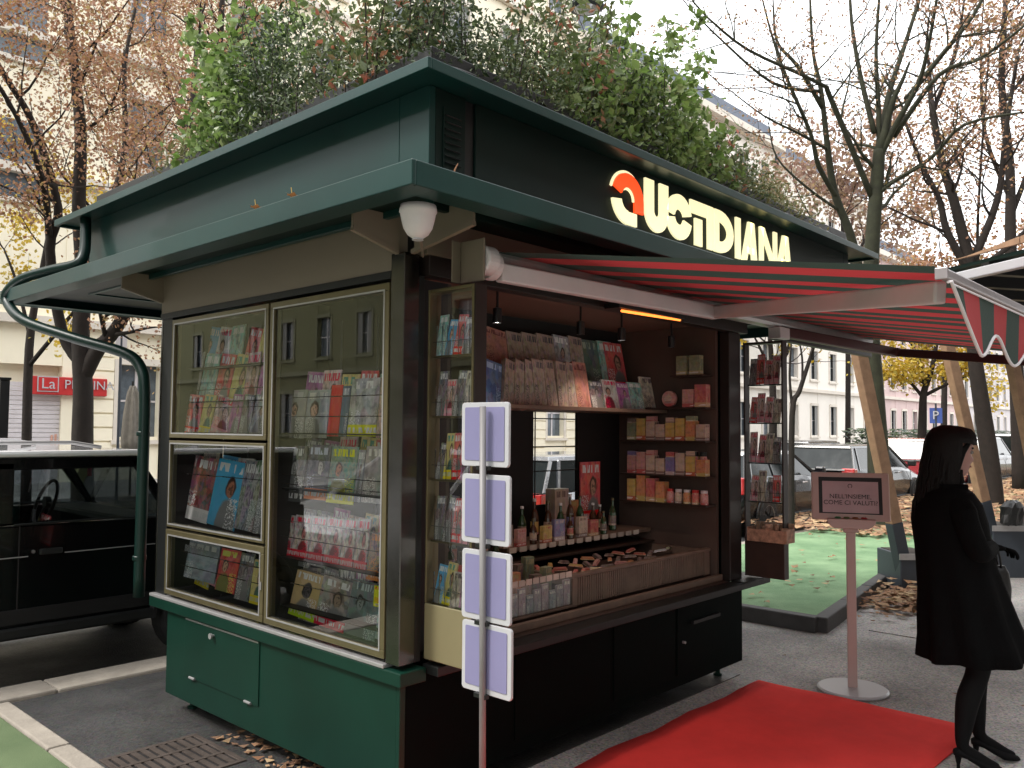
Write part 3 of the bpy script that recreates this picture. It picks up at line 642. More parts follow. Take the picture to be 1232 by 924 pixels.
# valance with scallops of .53 m
VX=2.665; k=MB(); n=240; top=[];bot=[]
def vz(x):
    ph=(x-2.975)/.53; return 1.935-.043*math.cos(2*PI*ph)
for i in range(n+1):
    x=VX+(AX1-VX)*i/n; top.append((x,BYr-.012,2.088)); z=vz(x); 
    if x<2.975: z=1.892+(2.088-1.892)*max(0,1-(x-VX)/.31)**1.25
    bot.append((x,BYr-.014-.012*math.sin(x*5),z))
k.add(top+bot,[(i,i+1,n+2+i,n+1+i) for i in range(n)]); va=k.build('valance',STR,AW)
MB().tube([(p[0],p[1]-.002,p[2]) for p in [top[0]]+bot],.0055,6).build('piping','whitem',va,smooth=True)
MB().tube([(p[0],p[1]-.002,p[2]) for p in (top[0],top[-1])],.0035,5).build('top_piping','whitem',va)
# front bar
def cbar(name,a,b,prof,m,par,bev=.004,up=(0,0,1)):
    k=MB().bar(a,b,prof[0],prof[1],up); return k.build(name,m,par,bev=bev)
cbar('front_bar',(2.66,BYr+.0,2.115),(AX1,BYr,2.115),(.030,.030),'barm',AW,.006)
MB().box(2.652,2.662,BYr-.018,BYr+.018,2.096,2.132).build('bar_end_cap','barm',AW,bev=.003)
cbar('cassette_tube',(2.60,2.60,2.40),(AX1,2.60,2.40),(.09,.09),'alu',AW,.03)
# cassette end: two rounded caps with red emblem
ce=MB().lathe([(.054,0),(.062,.006),(.062,.065),(.03,.07)],(2.505,2.50,2.365),24,'X').build('end_cap','whitem',AW,smooth=False,bev=.003)
MB().lathe([(.058,0),(.064,.006),(.064,.05),(.03,.055)],(2.572,2.53,2.355),24,'X').build('end_cap','whitem',AW,bev=.003)
MB().obox((2.502,2.50,2.367),(.004,.022,.022),Matrix.Rotation(R(45),3,'X')).build('emblem','red',ce)
MB().lathe([(.011,-.003),(.012,.002),(.004,.006)],(2.50,2.49,2.295),10,'X').build('gear_socket','black',ce)
MB().box(2.49,2.50,2.46,2.60,2.27,2.45).box(2.44,2.49,2.598,2.606,2.27,2.45).build('wall_bracket','cream',AW,bev=.003)
def arm(a,b,w,h,name='arm'):
    return MB().bar(a,b,w,h).build(name,'whitem',AW,bev=.008)
E1=onY(860,376,2.44); S1=onY(600,328,2.52); T1=onY(1132,352,.80)
arm(S1,E1,.045,.082); arm(E1,T1,.042,.072); MB().lathe([(.034,-.036),(.038,-.03),(.038,.03),(.034,.036)],E1,16).build('elbow_joint','whitem',AW)
MB().lathe([(.038,-.037),(.0385,-.03)],(E1[0]-.0,E1[1],E1[2]),16).build('elbow_ring','black',AW)
def arm2(a,b,w,h): return MB().bar(a,b,w,h).build('arm','redtint',AW,bev=.008)
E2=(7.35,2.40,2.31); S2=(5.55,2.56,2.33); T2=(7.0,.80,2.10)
arm2(S2,E2,.045,.075); arm2(E2,(7.0,.80,2.09),.042,.07); MB().lathe([(.036,-.036),(.036,.036)],E2,16).build('elbow_joint','redtint',AW)
MB().box(5.45,5.6,2.53,2.62,2.28,2.36).build('arm_bracket','whitem',AW,bev=.005)
cbar('end_rail',(5.5,2.60,2.30),(AX1,2.60,2.30),(.05,.05),'brownmetal',AW,.004)

# ================================================================== PRINTED GOODS
CV=[covermat('cover_a',(.55,.07,.08),(.85,.8,.75),(.5,.33,.26),(.6,.05,.05),1),covermat('cover_b',(.12,.35,.62),(.8,.85,.9),(.55,.36,.28),None,2,busy=.15),
 covermat('cover_c',(.04,.04,.05),(.7,.7,.72),(.35,.33,.33),None,3,busy=.9),covermat('cover_d',(.55,.50,.20),(.1,.25,.2),(.5,.33,.25),(.62,.5,.06),4),
 covermat('cover_e',(.62,.62,.60),(.55,.06,.12),(.5,.34,.28),None,5),covermat('cover_f',(.30,.32,.36),(.75,.74,.7),(.4,.3,.26),None,6,busy=.8),
 covermat('cover_g',(.62,.45,.46),(.6,.05,.1),(.52,.36,.3),(.7,.3,.35),7,busy=.8),covermat('cover_h',(.18,.42,.40),(.85,.8,.7),(.5,.4,.3),None,8,face=False,busy=.9),
 covermat('cover_i',(.60,.55,.45),(.12,.1,.1),(.3,.25,.22),None,9,face=False,busy=.8),covermat('cover_j',(.35,.10,.30),(.8,.7,.8),(.5,.35,.3),None,10)]
CNAME=['red','sky blue','black','yellow green','white','grey','pink','teal','beige','purple']
SP=dict(
 face1=covermat('cover_face1',(.32,.32,.30),(.5,.5,.48),(.52,.34,.27),None,12,busy=.2),
 face2=covermat('cover_face2',(.30,.33,.32),(.55,.55,.5),(.56,.38,.30),None,17,busy=.25),
 redbook=covermat('cover_redbook',(.60,.04,.05),(.6,.05,.06),(.5,.05,.05),None,13,face=False,busy=.1),
 bluebook=covermat('cover_bluebook',(.06,.10,.16),(.6,.6,.65),(.1,.15,.2),None,14,face=False,busy=.3),
 greyyel=covermat('cover_greyyellow',(.42,.41,.42),(.7,.7,.68),(.3,.28,.28),(.7,.6,.02),15,face=False,busy=.9),
 multi=covermat('cover_multi',(.50,.42,.28),(.6,.06,.1),(.5,.2,.2),None,16,face=False,busy=1),
 star=covermat('cover_tango',(.05,.05,.055),(.62,.63,.62),(.5,.5,.48),(.05,.05,.05),18,busy=.5),
 navy=covermat('cover_navy',(.05,.05,.08),(.5,.52,.75),(.6,.58,.55),(.75,.22,.12),19,busy=.3),
 y021=covermat('cover_yellowgreen',(.08,.27,.22),(.78,.68,.05),(.55,.28,.2),(.75,.58,.02),20,busy=.7),
 tower=covermat('cover_greytower',(.40,.38,.36),(.6,.58,.55),(.3,.3,.3),None,21,face=False,busy=.6),
 run=covermat('cover_red_white',(.62,.62,.62),(.65,.04,.08),(.5,.2,.2),(.5,.04,.06),22,busy=1),
 dark=covermat('cover_dark_orange',(.03,.025,.02),(.6,.25,.1),(.62,.26,.12),(.5,.2,.08),23,face=False,busy=1),
 beige=covermat('cover_beige',(.48,.36,.20),(.8,.75,.65),(.12,.11,.12),(.40,.62,.06),24,busy=.1),
 grey2=covermat('cover_grey_red',(.30,.28,.26),(.75,.73,.7),(.32,.25,.2),(.62,.05,.08),25,busy=.8),
 ghost=covermat('cover_ghost',(.13,.17,.17),(.45,.5,.5),(.30,.33,.32),None,26,busy=.4),
 yelred=covermat('card_yellow_red',(.75,.62,.02),(.6,.04,.04),(.6,.04,.04),(.75,.65,.02),27,face=False,busy=0),
 blueface=covermat('cover_blue_face',(.10,.36,.66),(.75,.82,.9),(.42,.20,.14),None,28,busy=.08),
 redblack=covermat('cover_red_black',(.10,.03,.035),(.75,.75,.75),(.5,.05,.06),(.62,.6,.6),29,face=False,busy=1),
 blacks=covermat('cover_black_white',(.03,.03,.032),(.6,.6,.6),(.6,.58,.56),None,30,face=False,busy=1),
 tech=covermat('cover_tech',(.35,.40,.44),(.85,.85,.85),(.1,.12,.13),None,31,face=False,busy=.6),
 redlady=covermat('cover_red_figure',(.55,.03,.05),(.85,.7,.2),(.6,.42,.3),None,32,busy=.4),
)
_cnt={}
def mag(label,m,y,z0,w,h,x=2.40,lean=8,roll=0,th=.006,name='magazine',cat='magazine',face='-X',group=None):
    """upright thin printed item; front face looks along -X (rests in the side window) or -Y"""
    me=MB().box(0,w,0,th,0,h)
    o=me.build(name,m)
    # local x = width, front = -y
    if face=='-X': o.rotation_euler=(R(-lean),R(roll),R(-90)); o.location=(x,y,z0)
    else: o.rotation_euler=(R(-lean),R(roll),0); o.location=(x,y,z0)
    return tag(o,label,cat,group)
def wmag(label,m,xl,xr,yb,yt,X=2.42,dx=0,**kw):
    """place in the left display window from its outline in the photograph"""
    if isinstance(m,str): m=SP[m]
    a=onX(xl,yb,X); b=onX(xr,yb,X); c=onX((xl+xr)/2,yt,X+.04)
    z0=min(a.z,b.z) if 0 else (a.z+b.z)/2
    return mag(label,m,a.y,z0,abs(a.y-b.y),max(.05,(c.z-z0)*1.01),x=X+dx,**kw)
# lower left small window
bm_=wmag('blue grey magazine with yellow flower emblem, leftmost in the lowest small window','tech',213,257,697,651,lean=10,group='magazines in the side windows'); 
wmag('red magazine with golden figure, second in the lowest small window','redlady',258,281,712,659,lean=10,group='magazines in the side windows')
wmag('black and red magazine, third in the lowest small window',CV[2],281,298,722,664,lean=10,group='magazines in the side windows')
wmag('yellow and white magazine, rightmost in the lowest small window',CV[3],299,313,727,672,lean=8,group='magazines in the side windows')
p=onX(235,660,2.415); o=text_obj('cover_title','BIOTECH',.055,'white',(p.x-.012,p.y-.01,p.z-.005),(0,-1,0),(.15,0,1),None)
bw=Matrix.Translation(bm_.location)@bm_.rotation_euler.to_matrix().to_4x4(); o.parent=bm_; o.matrix_parent_inverse=bw.inverted()
# middle small window
wmag('red and black magazine leaning at the left end of the middle small window','redblack',219,248,624,547,lean=9,roll=4,group='magazines in the side windows')
wmag('sky blue magazine with a portrait cover in the middle small window','blueface',248,281,632,551,lean=9,roll=4,group='magazines in the side windows')
wmag('black photo magazine right of the sky blue one','blacks',281,303,637,553,lean=9,roll=2,group='magazines in the side windows')
wmag('black and white music magazine at the right end of the middle window',CV[2],303,322,643,548,lean=9,group='magazines in the side windows')
# upper small window: three overlapping rows
q=random.Random(11)
rows=[(521,474,[218,238,252,273,286,300,319]),(490,425,[216,236,254,272,290,306,322]),(448,393,[222,240,254,272,289,304,321])]
rn=['bottom','middle','top']
for r_,(yb,yt,xs_) in enumerate(rows):
    for i in range(len(xs_)-1):
        j=(i*3+r_*4)%10
        wmag('%s magazine, %s, %s row, upper small window'%(CNAME[j],ORD[i],rn[r_]),CV[j],xs_[i],xs_[i+1]-1,yb,yt,X=2.40+.06*r_,lean=8,roll=q.uniform(-2,11),group='magazines in the side windows')
# big window
wmag('grey magazine with a man in a dark suit, leftmost in the large window','face1',336,364,527,470,lean=6,group='magazines in the side windows')
wmag('grey magazine with an older man portrait, second in the large window','face2',365,392,527,470,lean=6,group='magazines in the side windows')
wmag('plain red book spine standing in the upper row of the large window','redbook',393,406,525,464,lean=6,name='book',cat='book')
wmag('dark blue book right beside the plain red book','bluebook',407,416,525,465,lean=6,name='book',cat='book')
wmag('grey photo magazine with a yellow banner in the large window','greyyel',417,451,525,456,lean=6,group='magazines in the side windows')
wmag('colourful crowded magazine at the right end of the upper row','multi',452,472,527,449,lean=6,group='magazines in the side windows')
wmag('black magazine with white star title, second row of the large window','star',334,362,603,536,lean=7,group='magazines in the side windows')
wmag('navy magazine with blue title and orange foot, second row','navy',365,391,601,535,lean=7,group='magazines in the side windows')
wmag('yellow topped green magazine with yellow foot, second row','y021',392,424,606,537,lean=7,group='magazines in the side windows')
wmag('slim dark blue magazine right of the yellow topped one',CV[5],425,433,604,541,lean=7,group='magazines in the side windows')
wmag('pale grey magazine with buildings, right end of the second row','tower',434,472,606,537,lean=7,group='magazines in the side windows')
for i,(a,b) in enumerate(((333,349),(350,369),(370,387),(388,407),(408,423),(424,439))):
    wmag('red and white magazine, %s in the third row, large window'%ORD[i],'run',a,b,668+i*4,618+i,lean=7,group='red and white magazines in the third row')
wmag('dark magazine with orange animals at the right end of the third row','dark',440,472,700,640,lean=7,group='magazines in the side windows')
wmag('beige magazine with a dark figure and lime green foot, bottom row','beige',346,377,742,684,lean=12,roll=3,group='magazines in the side windows')
wmag('grey magazine with red foot lettering, bottom row of the large window','grey2',377,412,754,692,lean=12,roll=3,group='magazines in the side windows')
wmag('dark green magazine with a pale ghostly figure, bottom row','ghost',413,450,766,697,lean=12,roll=1,group='magazines in the side windows')
wmag('small yellow card with a red square in the large window corner','yelred',449,466,731,703,X=2.36,name='card',cat='card',lean=3)
wmag('pale green magazine with a round picture in the bottom right corner','ghost' if 0 else CV[7],451,472,771,731,X=2.40,lean=8,group='magazines in the side windows')
# a second layer of magazines standing behind the front ones
q=random.Random(77)
for r_,(yb,yt,a0,b0,n_) in enumerate(((521,447,338,470,6),(600,526,336,470,6),(684,611,334,470,7),(756,679,338,468,6))):
    for i in range(n_):
        xa=a0+(b0-a0)*i/n_; xb=a0+(b0-a0)*(i+1)/n_-1; j=(i*7+r_*3+2)%10
        wmag('%s magazine half hidden in the back layer, %s, %s row, large window'%(CNAME[j],ORD[i].split()[0],('top','second','third','bottom')[r_]),CV[j],xa,xb,yb-3,yt+q.uniform(-2,8),X=2.49,lean=6,roll=q.uniform(-4,6),group='magazines in the side windows')
for r_,(yb,yt,a0,b0,n_) in enumerate(((628,542,214,320,5),(704,652,210,312,5))):
    for i in range(n_):
        xa=a0+(b0-a0)*i/n_; xb=a0+(b0-a0)*(i+1)/n_-1; j=(i*3+r_*5+5)%10
        wmag('%s magazine half hidden in the back layer, %s, %s small window'%(CNAME[j],ORD[i].split()[0],('middle','lowest')[r_]),CV[j],xa,xb,yb-3+i*2,yt+i*2+q.uniform(-2,5),X=2.49,lean=6,roll=q.uniform(-4,6),group='magazines in the side windows')
# wire racks in the display
RK=thing('magazine_rack','chrome wire magazine racks behind the side display windows','rack',(2.38,3.9,.7))
for (ya,yb_,pys,xx) in ((3.80,4.87,(468,490,574),272),(3.83,4.86,(672,690),260),(2.85,3.77,(477,501,575,587,634,655,693,713),400)):
    for py in pys:
        p=onX(xx,py,2.37); MB().tube([(2.372,ya,p.z),(2.372,yb_,p.z)],.0024,5).build('wire',M['wire'],RK)
for z in (1.625,1.345,1.0,.76):
    MB().box(2.375,2.52,2.86,3.775,z-.012,z-.006).build('rack_tray','dkmetal',RK)
for z in (1.62,1.80,2.0): MB().box(2.40,2.56,3.815,4.87,z-.012,z-.006).build('rack_tray','dkmetal',RK)
for y in (3.0,3.3,3.6,4.1,4.5): MB().tube([(2.60,y,.70),(2.60,y,2.2)],.005,5).build('upright','dkmetal',RK)

# door racks: leaflets and cards
q=random.Random(5); tn=['bottom','second','third','fourth','top']
for side,X in (('left',2.465),('right',5.36)):
    for lv,z in enumerate((.905,1.17,1.43,1.70,1.96)):
        if side=='right' and lv==0: continue
        nn=4
        for i in range(nn):
            j=q.randrange(10) if side=='left' else (6,0,2,8,6)[(i+lv)%5]
            lab=ORD[i].replace('from left','from the outer edge').replace('leftmost','outermost')
            mag('%s booklet, %s, %s rack of the %s display door'%(CNAME[j],lab,tn[lv],side),CV[j],2.548+i*.056,z+.002,.054,q.uniform(.14,.20) if side=='left' else q.uniform(.15,.21),x=X-.016+.003*i,lean=10,roll=q.uniform(-4,6),group='booklets on the %s display door'%side,name='booklet',cat='booklet')
t=thing('sweet_carton','open cardboard carton of wrapped sweets on the right display door','carton',(5.37,2.56,.91),ws=True)
CB=mat('printed_carton',(.50,.30,.20),.6,0,.5,30,rand=.2)
k=MB().box(5.29,5.42,2.43,2.70,.908,.915).box(5.28,5.285,2.43,2.70,.908,.99).box(5.285,5.41,2.425,2.43,.908,1.0).box(5.285,5.41,2.70,2.705,.908,1.0).box(5.41,5.415,2.43,2.70,.908,1.03); k.build('carton_box',CB,t)
for i in range(8): MB().obox((5.30+.03*(i%4),2.46+.06*(i//2)*.9,.965+.02*(i%3)),(.03,.05,.04),Matrix.Rotation(i*.7,3,'Z')).build('sweet',CB,t,bev=.004)

# newspapers on the long shelf (faces look towards the customer, -Y)
NP=covermat('newspaper_front',(.26,.20,.16),(.06,.06,.07),(.36,.33,.30),None,41,face=False,busy=.55)
NPB=covermat('newspaper_blue',(.05,.10,.24),(.35,.45,.65),(.08,.15,.3),None,42,face=False,busy=.6)
NPP=covermat('newspaper_pink',(.30,.14,.11),(.12,.05,.05),(.4,.25,.2),None,43,face=False,busy=.4)
DKC=covermat('newspaper_darkgreen',(.05,.09,.07),(.3,.35,.3),(.1,.12,.1),None,44,face=False,busy=.5)
def nmag(label,m,xl,xr,yb,yt,Y,name='newspaper',cat='newspaper',group='newspapers on the long shelf',lean=12,roll=0,th=.012):
    a=onY(xl,yb,Y); b=onY(xr,yb,Y); c=onY((xl+xr)/2,yt,Y+.05); z0=a.z
    return mag(label,m,Y,1.787 if abs(z0-1.787)<.05 else z0,b.x-a.x,max(.04,c.z-z0),x=a.x,lean=lean,roll=roll,name=name,cat=cat,face='-Y',group=group,th=th)
nmag('dark blue newspaper bundle leaning at the left end of the long shelf',NPB,584,606,480,424,3.30,roll=12,th=.03)
nmag('pink newspaper folded above the dark blue bundle',NPP,584,612,432,392,3.48,roll=8)
nf=[(606,620),(619,634),(632,646),(645,659),(660,672),(673,685),(685,696),(696,712)]
for i,(a,b) in enumerate(nf):
    nmag('cream folded newspaper, %s in the tilted front row, long shelf'%ORD[i],NP if i<7 else NPP,a,b,483+i*.4,424+i*1.0,3.28,roll=(16,15,13,5,3,7,8,2)[i],th=.035)
for i,(a,b) in enumerate(((615,634),(634,652),(652,672),(672,690),(690,706))):
    nmag('grey newspaper sheet, %s in the back row on the long shelf'%ORD[i],NP if i!=3 else CV[5],a,b,455,398+i*1.5,3.46,roll=3)
for i,(a,b,m,c) in enumerate(((703,727,DKC,'dark green'),(728,745,CV[7],'dim teal'),(735,757,CV[0],'dim red'),(762,790,CV[5],'dim grey'))):
    nmag('%s magazine standing in the back row of the long shelf'%c,m,a,b,470,408+i*2,3.50,name='magazine',cat='magazine')
for i,(a,b,m,c,t2) in enumerate(((713,729,CV[2],'black','455'),(729,746,CV[4],'white','453'),(746,760,CV[9],'magenta','456'),(760,776,CV[7],'teal','455'),(776,797,CV[8],'beige','448'))):
    nmag('%s magazine, %s of the front group right of the newspapers'%(c,ORD[i]),m,a,b,487,int(t2),3.30,name='magazine',cat='magazine')

# boxes and jars on the side shelves (front faces look along -X)
def pmat(name,c,c2,seed):
    c=tuple(.62*(v*.80+w*.20) for v,w in zip(c,(.5,.34,.27))); c2=tuple(.55*(v*.7+w*.3) for v,w in zip(c2,(.5,.34,.27)))
    return covermat(name,c,c2,tuple((a+b)/2 for a,b in zip(c,c2)),c2,seed,face=False,busy=.35)
PK=[pmat('pack_yellow',(.62,.42,.10),(.5,.1,.05),51),pmat('pack_cream',(.62,.48,.38),(.15,.1,.1),52),pmat('pack_pink',(.58,.30,.28),(.5,.06,.08),53),pmat('pack_blue',(.10,.10,.32),(.6,.5,.5),54),pmat('pack_red',(.50,.06,.06),(.7,.5,.3),55),pmat('pack_orange',(.58,.20,.06),(.6,.5,.2),56),pmat('pack_green',(.12,.20,.10),(.6,.55,.3),57),pmat('pack_dark',(.06,.04,.04),(.4,.3,.25),58)]
PN=['yellow','cream','pink','blue','red','orange','green','brown']
def pack(label,m,x,y,z,w,d,h,rz=0,name='packet',cat='packet',group=None):
    o=MB().box(-w/2,w/2,-d/2,d/2,0,h).build(name,m); o.location=(x,y,z); o.rotation_euler=(0,0,rz); return tag(o,label,cat,group)
def jar(label,m,x,y,z,r,h,lid,name='jar',cat='jar',group=None):
    t=thing(name,label,cat,(x,y,z),group=group,ws=False)
    MB().lathe([(r*.9,0),(r,h*.05),(r,h*.68),(r*.8,h*.8),(r*.8,h*.82)],(0,0,0),12).build('glass_body',m,t,smooth=False)
    MB().lathe([(r*.85,h*.82),(r*.85,h)],(0,0,0),12).build('lid',lid,t); return t
rowdef=[(1.80,3.05,[2,4],'top'),(1.575,3.5,[6,0,1,1,0,0,5,1],'second'),(1.34,3.5,[2,2,1,1,3,1,0,5],'third'),(1.15,3.5,[0,5,4,5],'bottom')]
for z,yend,cols,nm in rowdef:
    n=len(cols); y=yend-.04; 
    for i,c in enumerate(cols):
        w=.075 if nm!='top' else .09; h=(.12,.15,.13,.11)[i%4]+(.03 if nm=='bottom' else 0)
        pack('%s box, %s on the %s shelf of the right inner wall'%(PN[c],ORD[i],nm),PK[c],4.995,y-w/2,z+.001,.06,w-.006,h,group='boxes on the right inner wall shelves',name='product_box',cat='box')
        if nm in('second','third') and i%2==0: pack('small %s packet stacked above the %s shelf box, %s'%(PN[(c+1)%8],nm,ORD[i]),PK[(c+1)%8],4.99,y-w/2,z+.001+h,.05,w-.012,.035,group='boxes on the right inner wall shelves')
        y-=w+.004
for i in range(5):
    jar('squat jar with %s lid, %s on the bottom inner wall shelf'%(('red','white','orange','red','pink')[i],ORD[i]),PK[(2,1,5,4,2)[i]],4.995,3.12-i*.065,1.151,.027,.095,M['red'] if i in(0,3) else M['whitem'],group='jars on the bottom inner wall shelf')
for i in range(2):
    jar('tall jar with dark lid, %s at the end of the third inner wall shelf'%('left' if i==0 else 'right'),PK[2],4.995,2.93-i*.065,1.341,.027,.16,M['dkmetal'],group='jars on the third inner wall shelf')
# round clock like tin on the top shelf
t=thing('round_tin','round glossy tin standing upright on the top inner wall shelf','tin',(5.0,3.12,1.80))
MB().lathe([(.05,0),(.055,.006),(.055,.03),(.05,.035)],(4.97,3.12,1.86),24,'X').build('tin_body',PK[2],t,smooth=False,bev=.002); MB().lathe([(.03,-.004),(.03,0)],(4.97,3.12,1.86),20,'X').build('tin_label',PK[1],t)
for i in range(2): pack('dim green bottle carton, %s high on the right inner wall'%('left' if i==0 else 'right'),PK[6],5.0,3.02-i*.1,2.02,.05,.08,.13,name='product_box',cat='box')
kb('high_shelf','darkwood',4.96,5.099,2.85,3.1,2.008,2.018,bev=0)

# bottles and packs on the back shelf behind the counter
GB=[mat('bottle_green',(.02,.05,.02),.12,0,.2,coat=.6),mat('bottle_brown',(.05,.02,.01),.12,0,.2,coat=.6),mat('bottle_black',(.01,.01,.012),.15,0,.2,coat=.6)]
def bottle(label,m,x,y,z,h,lab,group):
    r=.026 if h>.17 else .022
    t=thing('bottle',label,'bottle',(x,y,z),group=group,ws=False)
    MB().lathe([(r*.9,0),(r,.006),(r,h*.55),(r*.7,h*.68),(r*.36,h*.76),(r*.36,h*.95)],(0,0,0),12).build('bottle_body',m,t,smooth=False)
    MB().lathe([(r*.42,h*.93),(r*.42,h)],(0,0,0),10).build('cap','whitem' if lab%3 else 'gold',t)
    MB().lathe([(r*1.02,h*.16),(r*1.02,h*.46)],(0,0,0),12).build('label',PK[lab%8],t); return t
q=random.Random(21)
bn=['green','brown','black']
for i in range(16):
    x=3.04+i*.115; c=(0,2,0,1,2,2,1,0,1,1,0,1,0,1,1,0)[i]; h=(.26,.24,.22,.27,.25,.2,.18,.22)[i%8]
    bottle('%s glass bottle, %s in the rear bottle row behind the counter'%(bn[c],ORD[i]),GB[c],x,3.45+q.uniform(-.02,.02),.956 if x>3.6 else .876,h,i,'bottles in the rear row behind the counter')
for i in range(14):
    x=3.02+i*.118; c=(1,0,2,2,0,1,2,1,0,0,1,2,1,0)[i]
    zz=.956 if x>3.6 else .876; yy=3.36 if x>3.6 else 3.33
    if i%3==1: bottle('short %s bottle, %s in the front product row behind the counter'%(bn[c],ORD[i]),GB[c],x,yy,zz,.15,i+2,'products in the front row behind the counter')
    else: pack('%s packet, %s in the front product row behind the counter'%(PN[(i*3)%8],ORD[i]),PK[(i*3)%8],x,yy,zz,.085,.03,.10+.03*(i%2),rz=q.uniform(-.15,.15),group='products in the front row behind the counter')
for i in range(22):
    x=2.98+i*.09; MB().box(x,x+.06,3.305 if x<3.58 else 3.335,3.308 if x<3.58 else 3.338,.845 if x<3.58 else .925,.875 if x<3.58 else .955).build('price_card','paper',K)
pack('stack of brown paper cartons standing under the back window',PK[1],4.30,3.55,.956,.14,.08,.30,name='carton',cat='carton')
pack('orange carton beside the paper cartons under the back window',PK[5],4.42,3.54,.956,.10,.07,.22,name='carton',cat='carton')
pack('dark red poster board leaning right of the back window',CV[0],4.72,3.60,1.0,.22,.012,.42,name='poster_board',cat='poster')
# sweets counter: packets lying in the tray
q=random.Random(31)
for i in range(46):
    cx=i%12; cy=i//12
    x=3.72+cx*.115+q.uniform(-.02,.02); y=2.96+cy*.085; c=(7,7,4,5,0,7,2,4)[(i*5+cy)%8] if cx<9 else (7,7,6)[i%3]
    if cx>8 and cy%2: continue
    o=MB().add([(-.045,-.014,0),(.045,-.014,0),(.045,.014,0),(-.045,.014,0),(-.035,-.011,.016),(.035,-.011,.016),(.035,.011,.016),(-.035,.011,.016)],[(3,2,1,0),(4,5,6,7),(0,1,5,4),(1,2,6,5),(2,3,7,6),(3,0,4,7)]).build('sweet_packet',PK[c])
    o.location=(x,y,.803+.012*cy+.003*(i%3)); o.rotation_euler=(q.uniform(-.2,.2),q.uniform(-.2,.2),q.uniform(0,3.1))
    tag(o,'small %s sweet in counter row %s, %s'%(PN[c],('one','two','three','four')[cy],ORD[cx]),'sweet',group='wrapped sweets in the ribbed counter')
for i in range(12):
    x=3.09+(i%6)*.085; y=2.98+(i//6)*.13; c=(7,4,5,1,7,6)[i%6]
    pack('%s bar standing in the low tray, %s of its %s row'%(PN[c],ORD[i%6],'front' if i<6 else 'rear'),PK[c],x,y,.742,.06,.04,.10+.03*(i%3)+.04*(i//6),rz=q.uniform(-.3,.3),group='bars in the low tray')
o=MB().lathe([(.09,0),(.13,.05),(.128,.05),(.085,.004)],(3.12,3.2,.86),20).build('bowl','red'); tag(o,'shallow red bowl behind the low tray near the left display door','bowl')

# ================================================================== LEAFLET STAND (near pole with four boards)
PX,PY=2.225,2.20
t=thing('leaflet_stand','slim metal pole carrying four lavender card holders before the counter','leaflet stand',(PX,PY,0))
MB().lathe([(.17,0.0),(.17,.008),(.03,.014),(.018,.03)],(PX,PY,.002),28).build('base_plate','alu',t)
MB().tube([(PX+.012,PY-.012,.02),(PX-.01,PY-.014,1.73)],.0125,14).build('pole',mat('grey_pole',(.22,.21,.21),.5,.2),t,smooth=True)
X_=PX+.02
for i,(yt,yb) in enumerate(((484,561.5),(571,655),(663,748),(750.5,835.5))):
    a=onX(584,yt,X_).z; b=onX(584,yb,X_).z; yl=onX(555.5+i,520,X_).y; yr=onX(612+i*1.7,520,X_).y
    def rr_(y0,y1,z0,z1,r=.014,n=4):
        pts=[]
        for (cy,cz,a0) in ((y1-r,z0+r,-90),(y1-r,z1-r,0),(y0+r,z1-r,90),(y0+r,z0+r,180)):
            for s in range(n+1): an=R(a0+90*s/n); pts.append((cy+r*math.cos(an),cz+r*math.sin(an)))
        return pts
    y0,y1=sorted((yl,yr)); tilt=0
    fr=MB().prism(rr_(y0,y1,b,a),.012,(X_,0,0),(0,1,0),(0,0,1),(1,0,0)).build('card_holder','white',t,bev=.002)
    MB().prism(rr_(y0+.02,y1-.02,b+.022,a-.018,.006),.002,(X_-.0025,0,0),(0,1,0),(0,0,1),(1,0,0)).build('lavender_card','lavender',fr)
    MB().box(X_-.02,X_,PY-.03,PY+.03,b-.012,b+.003).build('clip','dkmetal',fr)

# ================================================================== FEEDBACK STAND
q_=onZ(1026,831,0); FX,FY=q_.x,q_.y
t=thing('feedback_stand','feedback stand with framed question board and smiley buttons on white round foot','sign stand',(FX,FY,0),R(42.65-90-18),ws=False)
PINK=mat('beige_powder_coat',(.50,.36,.33),.45,0,.04)
MB().lathe([(.215,0),(.215,.008),(.205,.016),(.03,.02)],(0,0,.006),40).build('foot','white',t)
MB().box(-.028,.028,-.018,.018,.022,1.02).build('post',PINK,t,bev=.004)
MB().box(-.045,.045,-.03,.03,1.0,1.04).build('collar',PINK,t,bev=.004)
b_=MB().prism([(-.10,0),(.10,0),(.14,.03),(.145,.06),(-.145,.06),(-.14,.03)],.15,(0,.06,1.03)).build('button_console',PINK,t,bev=.004)
for i,c in enumerate(((.05,.2,.08),(.1,.14,.05),(.25,.1,.04),(.35,.03,.03))):
    MB().lathe([(.018,0),(.02,.006),(.012,.011)],(-.078+i*.052,-.045,1.091),14).build('smiley_button',mat('button%d'%i,c,.4),b_)
tl=Matrix.Rotation(R(-14),3,'X'); oc=Vector((0,0,1.24))
def tb(x0,x1,z0,z1,y0,y1):
    k=MB().box(x0,x1,y0,y1,z0-1.24,z1-1.24); k.v=[tuple(tl@Vector(v)+oc) for v in k.v]; return k
bd=tb(-.235,.235,1.075,1.385,0,.025).build('board_frame',PINK,t,bev=.008)
tb(-.19,.19,1.115,1.352,-.002,-.0005).build('board_border','dkmetal',bd)
tb(-.168,.168,1.122,1.325,-.0045,-.0025).build('board_face',mat('board_face',(.46,.33,.35),.5),bd)
for s,z,sz in (("NELL'INSIEME,",1.225,.040),("COME CI VALUTI?",1.185,.040)):
    text_obj('lettering',s,sz,'black',tl@Vector((0,-.0065,z-1.24))+oc,(1,0,0),tl@Vector((0,0,1)),bd,1.02,.0008)
k=MB()
